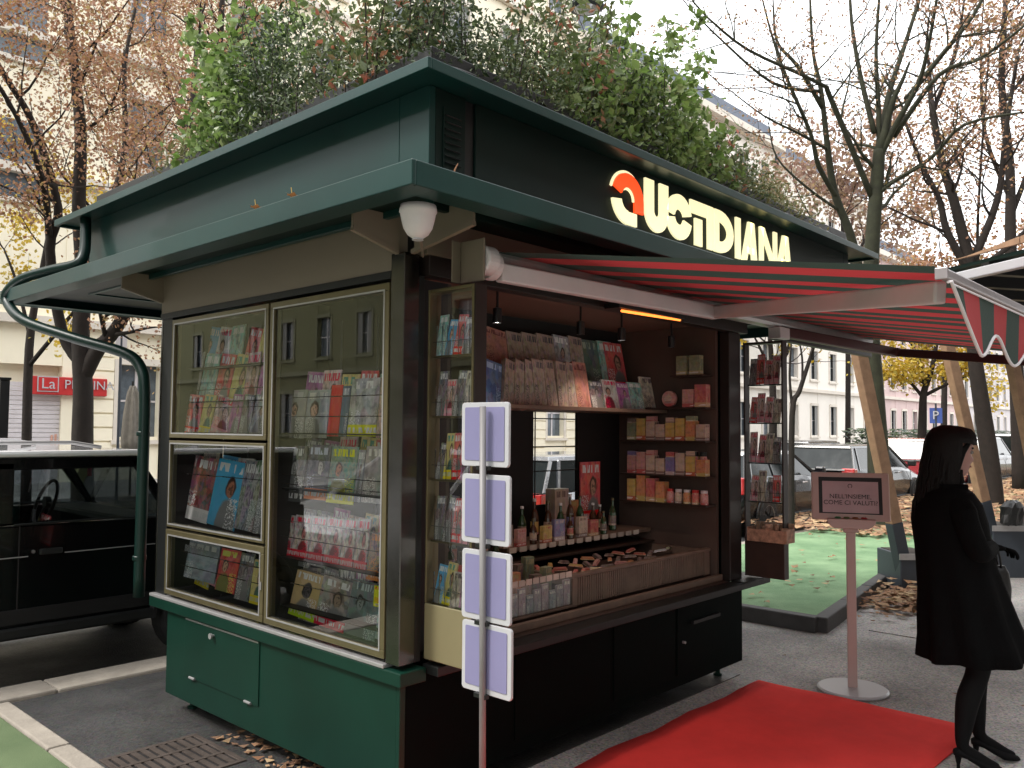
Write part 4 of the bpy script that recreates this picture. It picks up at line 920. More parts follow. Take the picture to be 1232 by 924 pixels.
k.prism(arcpts(0,0,.014,.014,.004,.004,-60,250,16),.001,tl@Vector((0,-.0047,.055))+oc,(1,0,0),tl@Vector((0,0,1)),tl@Vector((0,-1,0)))
k.build('emblem','black',bd)

# ================================================================== THE WOMAN
wp=onZ(1173,921,0); WX,WY=wp.x,wp.y
P=thing('person','woman in a black coat and tights seen from behind and the side','person',(WX,WY,0),R(42.65-90-6),ws=False)
# local: +x the way she faces, +y her left, z up
def skinned(name,verts,edges,radii,m,parent,sub=2,root=0):
    me=bpy.data.meshes.new(name); me.from_pydata([Vector(v) for v in verts],edges,[]); me.update()
    o=bpy.data.objects.new(name,me); COL.objects.link(o); 
    s=o.modifiers.new('skin','SKIN'); s.use_smooth_shade=True
    sv=me.skin_vertices[0].data
    for i,r in enumerate(radii):
        sv[i].radius=(r,r) if not hasattr(r,'__len__') else r
        sv[i].use_root=(i==root)
    u=o.modifiers.new('sub','SUBSURF'); u.levels=sub; u.render_levels=sub
    me.materials.append(M[m]); 
    o.parent=parent; return o
hz=.055   # heel lift
bv=[(-.02,0,.90),(-.06,0,1.05),(-.09,0,1.22),(-.115,0,1.34),(-.11,0,1.42),(-.10,0,1.47)]   # pelvis..neck
br=[(.13,.10),(.11,.085),(.13,.09),(.085,.07),.046,.044]
be=[(0,1),(1,2),(2,3),(3,4),(4,5)]
# legs
def leg(s,fx,fy):
    k=len(bv); hip=(0,.085*s,.86); knee=(.025+fx*.45,.075*s+fy*.4,.47); calf=(-.012+fx*.7,.075*s+fy*.7,.34); an=(-.02+fx,.07*s+fy,.115); ball=(.10+fx,.075*s+fy,.035); toe=(.155+fx,.078*s+fy,.022)
    bv.extend([hip,(.02+fx*.2,.08*s+fy*.2,.66),knee,calf,an,ball,toe]); br.extend([(.10,.10),(.083,.08),.055,.058,.031,(.036,.022),(.022,.014)])
    be.extend([(0,k),(k,k+1),(k+1,k+2),(k+2,k+3),(k+3,k+4),(k+4,k+5),(k+5,k+6)])
leg(1,.075,.01); leg(-1,-.075,-.01)
body=skinned('body',bv,be,br,'tights',P)
# shoes with heels
for s,fx,fy in ((1,.075,.01),(-1,-.075,-.01)):
    x,y=fx,.07*s+fy
    k=MB(); rings=[]
    for (px,w,zb,zt) in ((-.055,.012,.075,.105),(-.035,.028,.07,.112),(.0,.034,.06,.095),(.05,.036,.03,.07),(.09,.041,.008,.052),(.13,.036,.004,.042),(.165,.016,.004,.028),(.175,.004,.006,.016)):
        rings.append([(x+px,y+w*math.cos(a),(zb+zt)/2+(zt-zb)/2*math.sin(a)) for a in [2*PI*i/12 for i in range(12)]])
    sh=k.loft(rings).build('shoe','tights',P,smooth=True); MB().lathe([(.009,.002),(.008,.03),(.018,.078)],(x-.035,y,0),10).build('heel','tights',sh)
# coat: flared, pleated at the hem
def ring(cx,cy,z,rx,ry,n=48,pleat=0,ph=0,tilt=0):
    return [(cx+(rx+pleat*math.sin(9*a+ph))*math.cos(a),cy+(ry+pleat*math.sin(9*a+ph))*math.sin(a),z+tilt*math.cos(a)+.25*pleat*math.sin(5*a)) for a in [2*PI*i/n for i in range(n)]]
rg=[ring(.01,0,.535,.255,.25,pleat=.022,tilt=.015),ring(.0,0,.62,.235,.24,pleat=.018,ph=.2),ring(-.025,0,.74,.212,.22,pleat=.016,ph=.3),ring(-.045,0,.86,.192,.21,pleat=.010,ph=.35),ring(-.07,0,.98,.178,.19,pleat=.005,ph=.4),ring(-.085,0,1.08,.174,.185),ring(-.10,0,1.2,.172,.195),ring(-.11,0,1.29,.152,.20),ring(-.115,0,1.345,.118,.185),ring(-.115,0,1.375,.085,.13),ring(-.115,0,1.405,.07,.085),ring(-.11,0,1.45,.07,.075)]
MB().loft(rg,cap=False).build('coat','coat',P,smooth=True).modifiers.new('s','SOLIDIFY').thickness=.008
# sleeves and hands: forearms bent forward
for s in (1,-1):
    sh=Vector((-.115,.175*s,1.325)); el=Vector((-.06,.245*s,1.07)); wr=Vector((.075,.05*s,1.08)); 
    sl=skinned('sleeve',[sh+Vector((0,-.05*s,.0)),sh,(sh+el)/2+Vector((-.015,.01*s,0)),el,(el+wr)/2,wr],[(0,1),(1,2),(2,3),(3,4),(4,5)],[.06,.066,.060,.056,.052,.047],'coat',P,root=1)
    hd=[wr+Vector((-.01,0,0)),wr+Vector((.03,-.005*s,-.002)),wr+Vector((.075,-.02*s,-.008))]; hr=[.022,(.03,.018),(.034,.016)]; he=[(0,1),(1,2)]
    hand=skinned('hand',hd,he,hr,'coat',P,1,0)
    for fi,(dy,L) in enumerate(((.026,.062),(.009,.072),(-.009,.068),(-.026,.054))):
        b0=wr+Vector((.082,-.02*s+dy,-.010)); skinned('finger',[b0,b0+Vector((L*.5,0,-.008)),b0+Vector((L*.75,0,-.03)),b0+Vector((L*.72,0,-.05))],[(0,1),(1,2),(2,3)],[.0085,.008,.0075,.006],'coat',hand,1,0)
    b0=wr+Vector((.035,-.03*s,0)); skinned('thumb',[b0,b0+Vector((.03,-.022*s,-.008)),b0+Vector((.058,-.026*s,-.02))],[(0,1),(1,2)],[.0105,.0095,.007],'coat',hand,1,0)
# head with profile (facing +x, slightly bowed)
hc=Vector((-.075,0,1.54))
prof=[ # z offset, front x, back x, half width
 (-.115,.045,-.02,.030),(-.105,.070,-.045,.045),(-.085,.084,-.065,.056),(-.068,.083,-.072,.061),(-.058,.089,-.076,.063),(-.046,.086,-.08,.065),(-.034,.092,-.084,.067),(-.020,.112,-.088,.069),(-.008,.100,-.09,.070),(.006,.086,-.092,.071),(.02,.082,-.094,.072),(.035,.091,-.095,.073),(.055,.090,-.094,.073),(.075,.080,-.088,.069),(.092,.06,-.074,.058),(.103,.03,-.045,.037),(.108,.005,-.015,.01)]
rings=[]
for dz,fx,bx,hw in prof:
    q=[]
    for i in range(24):
        a=2*PI*i/24; c=math.cos(a); s=math.sin(a); rx=fx if c>0 else -bx
        nose=1.0
        if c>0 and -.03<dz<.0: rx=.086+(fx-.086)*max(0,(c-.93)/.07) 
        q.append((rx*c,hw*s*(1 if c<0 else (1-.10*c)),dz))
    rings.append(q)
hm=Matrix.Translation(hc)@Matrix.Rotation(R(8),4,'Y')
k=MB().loft(rings); k.v=[tuple(hm@Vector(v)) for v in k.v]; head=k.build('head','skin',P,smooth=True)
sb=head.modifiers.new('s','SUBSURF'); sb.levels=1; sb.render_levels=1
for s in (1,-1):
    k=MB().lathe([(.001,-.011),(.008,-.008),(.011,0),(.008,.008),(.001,.011)],(0,0,0),10); k.v=[tuple(hm@(Vector(v)+Vector((.073,.030*s,.018)))) for v in k.v]; k.build('eye',mat('eye_white',(.18,.16,.15),.4),head,smooth=True)
    k=MB().lathe([(.006,0),(.001,.002)],(0,0,0),10,'X'); k.v=[tuple(hm@(Vector(v)+Vector((.0835,.030*s,.018)))) for v in k.v]; k.build('iris','black',head)
    k=MB().tube([(.082,.016*s,.036),(.082,.032*s,.040),(.072,.046*s,.035)],.0035,6); k.v=[tuple(hm@Vector(v)) for v in k.v]; k.build('eyebrow','hair',head)
    k=MB().loft([[(x+.004*math.sin(a),.070*s+d*s,z+.026*math.sin(a)+0) for a in [2*PI*i/10 for i in range(10)] for x,z in [(.0+.014*math.cos(a)-.012,.0)]] for d in (0,.008,.012)]); k.v=[tuple(hm@Vector(v)) for v in k.v]; k.build('ear','skin',head,smooth=True)
k=MB().tube([(.086,-.022,-.055),(.0915,0,-.053),(.086,.022,-.055)],[.003,.0055,.003],6); k.v=[tuple(hm@Vector(v)) for v in k.v]; k.build('mouth',mat('lips',(.35,.12,.11),.5),head)
# long hair: cap + fall behind and along the face
rings=[]
HR=[(.128,.02,-.03,.02,0),(.122,.06,-.07,.058,0),(.105,.078,-.1,.078,0),(.08,.088,-.116,.09,0),(.056,.090,-.126,.094,.35),(.02,.02,-.13,.096,1),(-.02,.012,-.128,.096,1),(-.06,.012,-.122,.094,1),(-.10,.018,-.116,.092,1),(-.15,.035,-.118,.098,1),(-.20,.05,-.125,.102,1),(-.25,.062,-.128,.10,1),(-.29,.06,-.12,.085,1)]
for dz,fx,bx,hw,op in HR:
    q=[]
    for i in range(36):
        a=2*PI*i/36; c=math.cos(a); s=math.sin(a); rx=fx if c>0 else -bx; j=.003*math.sin(i*2.7+dz*30)
        q.append(((rx+j)*c,(hw+j)*s,dz))
    rings.append(q)
k=MB(); n=36
for q in rings: k.v+=[tuple(hm@Vector(v)) for v in q]
for i in range(len(rings)-1):
    for j in range(n):
        a=2*PI*(j+.5)/n
        if i>=4 and math.cos(a)>(.0 if i<8 else .25): continue
        k.f.append((i*n+j,i*n+(j+1)%n,(i+1)*n+(j+1)%n,(i+1)*n+j))
k.f.append(tuple(range(n)))
hr_=k.build('hair','hair',P,smooth=True); sd_=hr_.modifiers.new('s','SOLIDIFY'); sd_.thickness=.012; sd_.offset=-1
k=MB(); q=random.Random(2)
for i in range(210):
    a=R(97+q.uniform(0,166)); ca,sa=math.cos(a),math.sin(a); pts=[]
    L=q.uniform(.20,.34)
    for u in (0,.18,.42,.7,1.0):
        t=u*PI/2; rx=.118*math.sin(t)+.004; ry=.094*math.sin(t)+.004; pts.append(Vector((rx*ca-.012,ry*sa,.03+.103*math.cos(t))))
    w=q.uniform(-.012,.012)
    for z,f in ((-.08,1.03),(-.16,1.06+w),(-.16-L*.4,1.10+w*2),(-.16-L*.7,1.02+w*3)): pts.append(Vector((.120*ca*f-.012+.01*math.sin(z*20+i),.096*sa*f,z)))
    k.tube([hm@p for p in pts],[.003,.005,.006,.006,.006,.006,.005,.004,.001],4,caps=False)
for s in (1,-1):
    for i in range(9):
        o_=q.uniform(-.006,.006); k.tube([hm@Vector((.0,.02*s,.128)),hm@Vector((.060,.066*s+o_,.085)),hm@Vector((.022-.003*i,.080*s,.01)),hm@Vector((.0-.003*i,.086*s+o_,-.09)),hm@Vector((.01+.004*i-.03,.085*s,-.20)),hm@Vector((.085+.006*i-.03,.065*s,-.29-.012*i))],[.004,.007,.009,.009,.007,.001],4)
stuff(k.build('hair_strands','hair',P,smooth=True))
# collar and scarf
MB().loft([ring(-.115,0,1.395,.088,.10,24),ring(-.115,0,1.44,.08,.085,24),ring(-.115,0,1.46,.082,.088,24)],cap=False).build('collar','coat',P,smooth=True).modifiers.new('s','SOLIDIFY').thickness=.01
# handbag on her forearm
hb=thing('handbag','black handbag hanging from the forearm of the woman','handbag',(0,0,0),ws=False); hb.parent=None
hb.location=P.location; hb.rotation_euler=P.rotation_euler
k=MB(); rings=[]
for z,rx,ry in ((.74,.10,.045),(.76,.12,.055),(.84,.125,.055),(.92,.115,.045),(.955,.10,.02)): rings.append([(.15+rx*math.copysign(abs(math.cos(a))**.6,math.cos(a)),.20+ry*math.copysign(abs(math.sin(a))**.6,math.sin(a)),z) for a in [2*PI*i/24 for i in range(24)]])
k.loft(rings).build('bag_body','black',hb,smooth=True)
for dy in (-.02,.02): MB().tube([(.15+.075*math.cos(PI*i/10),.20+dy,.94+.165*math.sin(PI*i/10)) for i in range(11)],.006,8).build('handle','black',hb,smooth=True)

# ================================================================== CARS
def wheel(r,w,par,loc):
    t=MB().lathe([(r*.62,-w/2),(r*.93,-w/2),(r,-w*.35),(r,w*.35),(r*.93,w/2),(r*.62,w/2)],(0,0,0),24,'Y').build('wheel','tyre',par)
    t.location=loc
    k=MB().lathe([(r*.60,-w*.35),(r*.63,-w*.52),(r*.55,-w*.46),(r*.12,-w*.40),(.001,-w*.42)],(0,0,0),24,'Y')
    for i in range(5):
        a=2*PI*i/5; k.obox((r*.34*math.cos(a),-w*.45,r*.34*math.sin(a)),(r*.5,.02,r*.11),Matrix.Rotation(-a,3,'Y'))
    k.build('rim','rim',t); return t
def car(label,loc,rz,paint,kind='hatch',group=None,L=4.0,Wd=1.75,Hh=1.45,roof=None):
    t=thing('parked_car',label,'car',loc,rz,group,ws=False); hw=Wd/2
    # stations: x, bottom z, belt z, half width
    st={'hatch':[(-.5,.45,.62,.86),(-.485,.30,.95,.93),(-.42,.22,1.0,.98),(-.2,.2,1.0,1),(.15,.2,.97,1),(.27,.2,.92,.99),(.40,.22,.80,.96),(.47,.28,.70,.90),(.5,.42,.56,.78)],
        'suv':[(-.5,.5,.72,.9),(-.488,.32,1.05,.95),(-.42,.28,1.08,.99),(-.1,.27,1.06,1),(.2,.27,1.03,1),(.30,.27,1.0,.99),(.42,.28,.90,.97),(.48,.32,.80,.92),(.5,.5,.66,.82)]}['hatch' if kind!='suv' else 'suv']
    rings=[]
    for x,zb,zt,f in st:
        w=hw*f; h=zt-zb
        rings.append([(x*L,y*w,zb+z*h) for y,z in ((-.80,0),(-.95,.10),(-1,.38),(-1,.62),(-.96,.88),(-.88,1.0),(.88,1.0),(.96,.88),(1,.62),(1,.38),(.95,.10),(.80,0))])
    b=MB().loft(rings).build('body',paint,t,smooth=False,bev=.03)
    zb=1.0 if kind!='suv' else 1.06
    cab={'hatch':(-.48,-.40,.08,.26),'suv':(-.485,-.43,.09,.25),'wagon':(-.485,-.42,.08,.26)}[kind]
    xr0,xr1,xr2,xr3=[v*L for v in cab]; zr=Hh; wt=hw*.72; wb=hw*.90
    def P4(x,z): 
        u=(z-zb+.06)/(zr-zb+.06); return wb+(wt-wb)*u
    lo=zb-.06
    k=MB(); k.loft([[(xr0,-wb,lo),(xr3,-wb,lo-.04),(xr3,wb,lo-.04),(xr0,wb,lo)],[(xr1,-wt,zr-.07),(xr2,-wt,zr-.07),(xr2,wt,zr-.07),(xr1,wt,zr-.07)]]); k.build('cabin','darkglass',t)
    k=MB(); k.loft([[(xr1-.03,-wt-.015,zr-.075),(xr2+.02,-wt-.015,zr-.075),(xr2+.02,wt+.015,zr-.075),(xr1-.03,wt+.015,zr-.075)],[(xr1,-wt+.03,zr-.02),(xr2-.06,-wt+.03,zr-.015),(xr2-.06,wt-.03,zr-.015),(xr1,wt-.03,zr-.02)],[(xr1+.15,-wt+.15,zr),(xr2-.3,-wt+.15,zr),(xr2-.3,wt-.15,zr),(xr1+.15,wt-.15,zr)]]).build('roof',roof or paint,t,bev=.01)
    for s in (-1,1):
        for (xa,xb) in ((xr0,xr1),(xr3,xr2),((xr0*.45+xr3*.1),(xr0*.45+xr3*.1)),(xr0*.85,xr1*.9)):
            MB().bar((xa,s*(wb+.003),lo),(xb,s*(wt+.006),zr-.07),.05,.02,(0,1,0)).build('pillar',paint,t)
        for xc in (-.02*L,.2*L): pass
        MB().box(.17*L,.17*L+.12,s*(hw+.02),s*(hw+.20),zb-.02,zb+.12).build('mirror',paint if kind!='wagon' else 'black',t,bev=.03)
        for xh in (-.17*L,.05*L): MB().box(xh,xh+.16,s*(hw+.002),s*(hw+.03),zb-.16,zb-.135).build('door_handle','whitem' if paint!='carblack' else 'rim',t,bev=.005)
        for xl in (.235*L,-.03*L,-.27*L): MB().box(xl,xl+.008,s*(hw-.005),s*(hw+.003),.36,zb-.1).build('door_gap','black',t)
        MB().box(-.36*L,.30*L,s*(hw-.04),s*(hw+.004),.20,.33).build('sill','black',t,bev=.01)
        tl=MB().box(-.495*L,-.455*L,s*hw*.62,s*hw*.93,.72,1.0).build('tail_lamp','tail',t,bev=.02)
        MB().box(.455*L,.488*L,s*hw*.52,s*hw*.86,.60,.72).build('headlight','lens',t,bev=.02)
        for xw in (-.31*L,.31*L):
            MB().lathe([(.36,-.02),(.37,.0),(.36,.02)],(xw,s*(hw-.012),.33),24,'Y').build('wheel_arch','black',t)
            w=wheel(.32,.20,t,(xw,s*(hw-.07),.32)); w.rotation_euler=(0,0,0 if s<0 else PI)
    MB().box(-.508*L,-.46*L,-hw*.85,hw*.85,.32,.60).build('rear_bumper',paint if kind!='suv' else 'black',t,bev=.03)
    MB().box(.46*L,.508*L,-hw*.8,hw*.8,.30,.55).build('front_bumper',paint,t,bev=.03)
    MB().box(-.512*L,-.505*L,-.26,.26,.62,.73).build('number_plate','white',t)
    MB().box(-.499*L,-.470*L,-hw*.7,hw*.7,zb-.05,zb-.02).build('boot_trim','rim',t)
    MB().box(.502*L,.511*L,-.3,.3,.42,.56).build('grille','black',t)
    return t
RZ=-.13
car('silver hatchback parked on the road behind the kiosk back window',(9.6,7.35,RZ),0,'carsilver','hatch')
car('small dark hatchback with white roof and chrome rear trim, beyond the right display door',(14.6,7.35,RZ),0,'cargrey','hatch',L=3.9,Hh=1.42,roof=M['carwhite'])
car('black estate car parked beyond the small silver hatchback',(19.8,7.4,RZ),0,'carblack','wagon',L=4.5,Hh=1.48)
car('red hatchback with pale rear window, parked beyond the black estate',(25.5,7.6,RZ),0,'carred','suv',L=4.3,Hh=1.6)
car('grey car parked far behind the black estate',(24.0,10.2,RZ),0,'cargrey','hatch',L=4.2,Hh=1.5)
car('dark grey estate car parked right of the green trunk by the leaf litter',(26.0,5.9,.0) if 0 else (31.0,7.6,RZ),0,'cargrey','suv',L=4.5,Hh=1.62)
car('white van like car furthest right beyond the leaf litter',(38.5,7.8,RZ),0,'carwhite','suv',L=4.6,Hh=1.7)
car('white estate car across the road beyond the leaf litter',(36.0,10.5,RZ),0,'carwhite','hatch',L=4.4,Hh=1.5)
car('white car parked behind the boxy black car, mirrored in the large window',(-2.05,7.15,RZ),0,'carwhite','suv',L=4.3,Hh=1.55)
# the boxy black car near the kiosk: cut open cabin so the steering wheel shows
BC=thing('boxy_car','boxy black off-road car with white roof parked beside the kiosk','car',(2.0,7.0,RZ))
ys,yf=6.22,7.88; bx0,bx1=.45,4.0
def side_poly(wx,wr=.42):
    pts=[(bx0+.05,.30)]
    for cx in wx:
        for i in range(9): a=PI-PI*i/8; pts.append((cx+wr*math.cos(a),.22+wr*math.sin(a)*1.0+.0))
    pts+=[(bx1-.05,.30),(bx1,.55),(bx1-.02,.85),(2.98,.97),(bx0+.03,.99),(bx0,.6)]
    return [(p[0],max(p[1],.235)) for p in pts]
pl=side_poly((1.02,3.28))
MB().prism(pl,-(.06),(0,ys,0)).build('side_body','carblack',BC,bev=.012); MB().prism(pl,.06,(0,yf,0)).build('side_body','carblack',BC,bev=.012)
MB().box(bx0+.0,bx1-.02,ys+.061,yf-.061,.30,.42).build('floor','black',BC)
MB().box(2.99,bx1-.03,ys+.061,yf-.061,.43,.965).build('bonnet','carblack',BC,bev=.04)
MB().box(bx0+.03,bx0+.12,ys+.061,yf-.061,.43,1.0).build('tailgate','carblack',BC,bev=.02)
for y,s in ((ys,1),(yf,-1)):
    yi=y+.09*s
    # B pillar and rear quarter, A pillar, top rail
    MB().prism([(bx0+.05,.985),(1.90,.985),(1.90,1.40),(bx0+.12,1.40)],-.05*s,(0,y+.02*s,0)).build('rear_quarter','carblack',BC,bev=.01)
    MB().prism([(2.96,.97),(3.04,.97),(2.74,1.40),(2.66,1.40)],-.05*s,(0,y+.02*s,0)).build('a_pillar','carblack',BC,bev=.008)
    MB().box(bx0+.1,2.72,y+.02*s,y+.09*s,1.345,1.43).build('roof_rail_panel','carblack',BC,bev=.01)
    MB().quad((1.90,y+.045*s,.985),(2.98,y+.045*s,.97),(2.69,y+.045*s,1.385),(1.90,y+.045*s,1.385)).build('side_window',CARGLASS,BC)
    MB().tube([(1.9,y+.0*s-.004*s,.985),(2.5,y-.004*s,.99),(2.96,y-.004*s,.965)],.008,6).build('window_trim','dkmetal',BC)
    for xw in (1.02,3.28):
        w=wheel(.36,.22,BC,(0,0,0)); w.location=(xw-2.0,y+.12*s-7.0,.23-RZ); w.rotation_euler=(0,0,0 if s>0 else PI)
        k=MB(); k.tube([(xw+.44*math.cos(PI*i/14),y-.01*s,.235+.44*math.sin(PI*i/14)) for i in range(15)],.028,6); k.build('arch_lip','black',BC)
MB().box(1.05,2.85,ys-.035,ys+.0,.235,.315).build('running_board','dkmetal',BC,bev=.02)
MB().box(1.0,2.92,ys-.012,ys-.001,.33,.43).build('lower_cladding','black',BC,bev=.008)
h1=MB().box(2.055,2.20,ys-.03,ys-.001,.775,.815).build('door_handle','dkmetal',BC,bev=.008)
MB().lathe([(.012,0),(.012,.01)],(2.02,ys-.012,.80),10,'Y').build('lock','rim',h1)
MB().box(2.22,2.98,ys-.006,ys-.001,.772,.778).build('crease_line','alu',BC)
MB().box(1.80,1.99,ys-.006,ys-.001,.768,.774).build('crease_line','alu',BC)
for x in (1.93,): MB().box(x,x+.008,ys-.003,ys-.0005,.34,.98).build('door_gap','innerd',BC)
MB().box(bx0+.1,2.74,ys+.0,yf-.0,1.432,1.475).build('roof','carwhite',BC,bev=.018)
for y in (ys+.16,yf-.16):
    r=MB().tube([(.7,y,1.50),(.85,y,1.525),(2.3,y,1.525),(2.5,y,1.49)],.014,8).build('roof_rail','alu',BC)
MB().quad((2.99,ys+.1,.97),(2.72,ys+.1,1.40),(2.72,yf-.1,1.40),(2.99,yf-.1,.97)).build('windscreen',CARGLASS,BC)
MB().box(2.62,2.98,ys+.1,yf-.1,.80,.98).build('dashboard','black',BC,bev=.04)
sw=[(2.50+.0*math.cos(a)+.06*math.sin(a),7.45+.185*math.cos(a),1.02+.175*math.sin(a)) for a in [2*PI*i/28 for i in range(29)]]
s_w=MB().tube(sw,.014,8,caps=False).build('steering_wheel','black',BC,smooth=True); MB().lathe([(.05,-.02),(.05,.02)],(2.51,7.45,1.02),12,'X').build('hub','dkmetal',s_w)
for a in (0,PI,-PI/2): MB().tube([(2.51,7.45,1.02),(2.50+.06*math.sin(a),7.45+.18*math.cos(a),1.02+.17*math.sin(a))],.012,6).build('spoke','dkmetal',s_w)
for y in (6.62,7.45):
    st_=MB().box(1.55,2.05,y-.24,y+.24,.42,.68).build('seat','black',BC,bev=.06); MB().obox((1.62,y,.95),(.14,.46,.62),Matrix.Rotation(R(-12),3,'Y')).build('seat_back','black',BC,bev=.05); MB().obox((1.56,y,1.31),(.09,.26,.16),Matrix.Rotation(R(-8),3,'Y')).build('headrest','black',BC,bev=.04)
MB().obox((2.55,6.30,1.06),(.02,.0,.0) if 0 else (.10,.16,.12),Matrix.Identity(3)).build('door_mirror','black',BC,bev=.03) if 0 else None
MB().box(bx1-.03,bx1+.05,ys+.05,yf-.05,.33,.50).build('front_bumper','black',BC,bev=.03); MB().box(bx0-.06,bx0+.02,ys+.05,yf-.05,.33,.50).build('rear_bumper','black',BC,bev=.03)
for y in (ys+.3,yf-.3): MB().lathe([(.09,0),(.10,.02),(.08,.05)],(bx1-.02,y,.78),16,'X').build('headlight','lens',BC); MB().box(bx0-.01,bx0+.02,y-.07,y+.07,.7,.95).build('tail_lamp','tail',BC,bev=.01)
MB().box(2.655,2.66,6.95,7.02,1.25,1.36).build('pink_tag',mat('pink_card',(.8,.08,.16),.5),BC)

# ================================================================== SECOND CANOPY, PLANTERS, BAG
A=at(1012,358,8.55); zr=A.z
dB=ray(1232,305); Bp=C0+dB*((zr-H)/dB.z)
e=(Bp-A); e.z=0; e.normalize(); away=Vector((e.y,-e.x,0)); 
if away.dot(Vector((fw.x,fw.y,0)))<0: away=-away
CN=thing('timber_canopy','larch timber canopy with white roof edge on leaning posts, right of the awning','canopy',(A.x,A.y,0))
A2=A; B2=A+e*4.2
def slab(name,m,z0,z1,i0,i1,d0,d1,bev=.01):
    p=[A2+e*i0+away*d0,A2+e*i1+away*d0,A2+e*i1+away*d1,A2+e*i0+away*d1]
    k=MB(); k.add([(q.x,q.y,z0) for q in p]+[(q.x,q.y,z1) for q in p],[(3,2,1,0),(4,5,6,7),(0,1,5,4),(1,2,6,5),(2,3,7,6),(3,0,4,7)])
    return k.build(name,m,CN,bev=bev)
slab('white_edge_beam','white',zr-.10,zr-.02,0,4.2,0,.06); slab('roof_boarding','greend',zr+.02,zr+.05,0,4.2,.061,4.2,0)
for i in range(8): slab('rafter','black',zr-.08,zr+.019,.2+i*.52,.28+i*.52,.062,4.1,0)
# low timber gable rising from the edge
for i in range(14):
    s0=i*.3
    p0=A2+e*.35+away*(.0+.02+s0*0); 
    q1=[A2+e*(.30+i*.27)+away*.02,A2+e*(.30+(i+1)*.27-.008)+away*.02]
    h=lambda u: .004+.085*max(0,u-1.3)
    z_a=h(i*.27);z_b=h((i+1)*.27)
    k=MB(); k.add([(q1[0].x,q1[0].y,zr+.091),(q1[1].x,q1[1].y,zr+.091),(q1[1].x,q1[1].y,zr+.091+z_b),(q1[0].x,q1[0].y,zr+.091+z_a)]+[(q1[0].x+away.x*.03,q1[0].y+away.y*.03,zr+.091),(q1[1].x+away.x*.03,q1[1].y+away.y*.03,zr+.091),(q1[1].x+away.x*.03,q1[1].y+away.y*.03,zr+.091+z_b),(q1[0].x+away.x*.03,q1[0].y+away.y*.03,zr+.091+z_a)],[(0,1,2,3),(7,6,5,4),(0,4,5,1),(1,5,6,2),(2,6,7,3),(3,7,4,0)]); k.build('gable_board','timber',CN)
for (t1,t2,D,w,sp) in (((1016,340),(1088,690),8.6,.20,629),((1122,340),(1192,642),9.6,.19,603),((1198,340),(1256,620),8.2,.16,585)):
    a=at(*t1,D); b=at(*t2,D); u=(sp-t1[1])/(t2[1]-t1[1]); mpt=a+(b-a)*u
    ph=MB().bar(a,mpt,w*.55,w*.62).build('leaning_post','timber',CN,bev=.008); MB().bar(mpt-(b-a).normalized()*.0,b,w*.57,w*.64).build('post_shoe','anthracite',ph,bev=.006)
    MB().bar(a+away*0+Vector((0,0,-.02)),a+Vector((0,0,.02)),.3,.3).build('post_head','anthracite',CN) if 0 else None
for i,(xa,xb,yt,yb,D) in enumerate(((1084,1130,668,722,8.5),(1196,1300,634,700,9.5))):
    a=at(xa,yb,D); b=at(xb,yb,D); h_=at(xa,yt,D).z; c=(a+b)/2; wdt=(b-a).length
    t=thing('planter_box','dark grey metal planter box %s'%('behind the woman at the foot of the left timber post','at the right edge with a black bag on its rim')[i],'planter',(c.x,c.y,0),math.atan2((b-a).y,(b-a).x),'dark planter boxes under the timber canopy',ws=False)
    MB().box(-wdt/2,wdt/2,0,.55,0,h_).build('box','anthracite',t,bev=.01); MB().box(-wdt/2+.03,wdt/2-.03,.03,.52,h_+.001,h_+.006).build('soil','soil',t)
    MB().box(-wdt/2-.01,wdt/2+.01,-.012,0,h_-.05,h_+.012).build('rim_strip','alu',t)
b=at(1230,633,9.45); t=thing('black_bag','crumpled black bag on the rim of the right planter','bag',(b.x,b.y,b.z+.012),ws=False)
q=random.Random(4); rings=[]
for z,r in ((0,.15),(.03,.17),(.12,.165),(.2,.15),(.25,.10),(.27,.05)): rings.append([((r*1.1+q.uniform(-.02,.02))*math.cos(a),(r*.7+q.uniform(-.02,.02))*math.sin(a)+.1,z+q.uniform(-.01,.01)) for a in [2*PI*i/18 for i in range(18)]])
MB().loft(rings).build('bag_body','black',t,smooth=False)

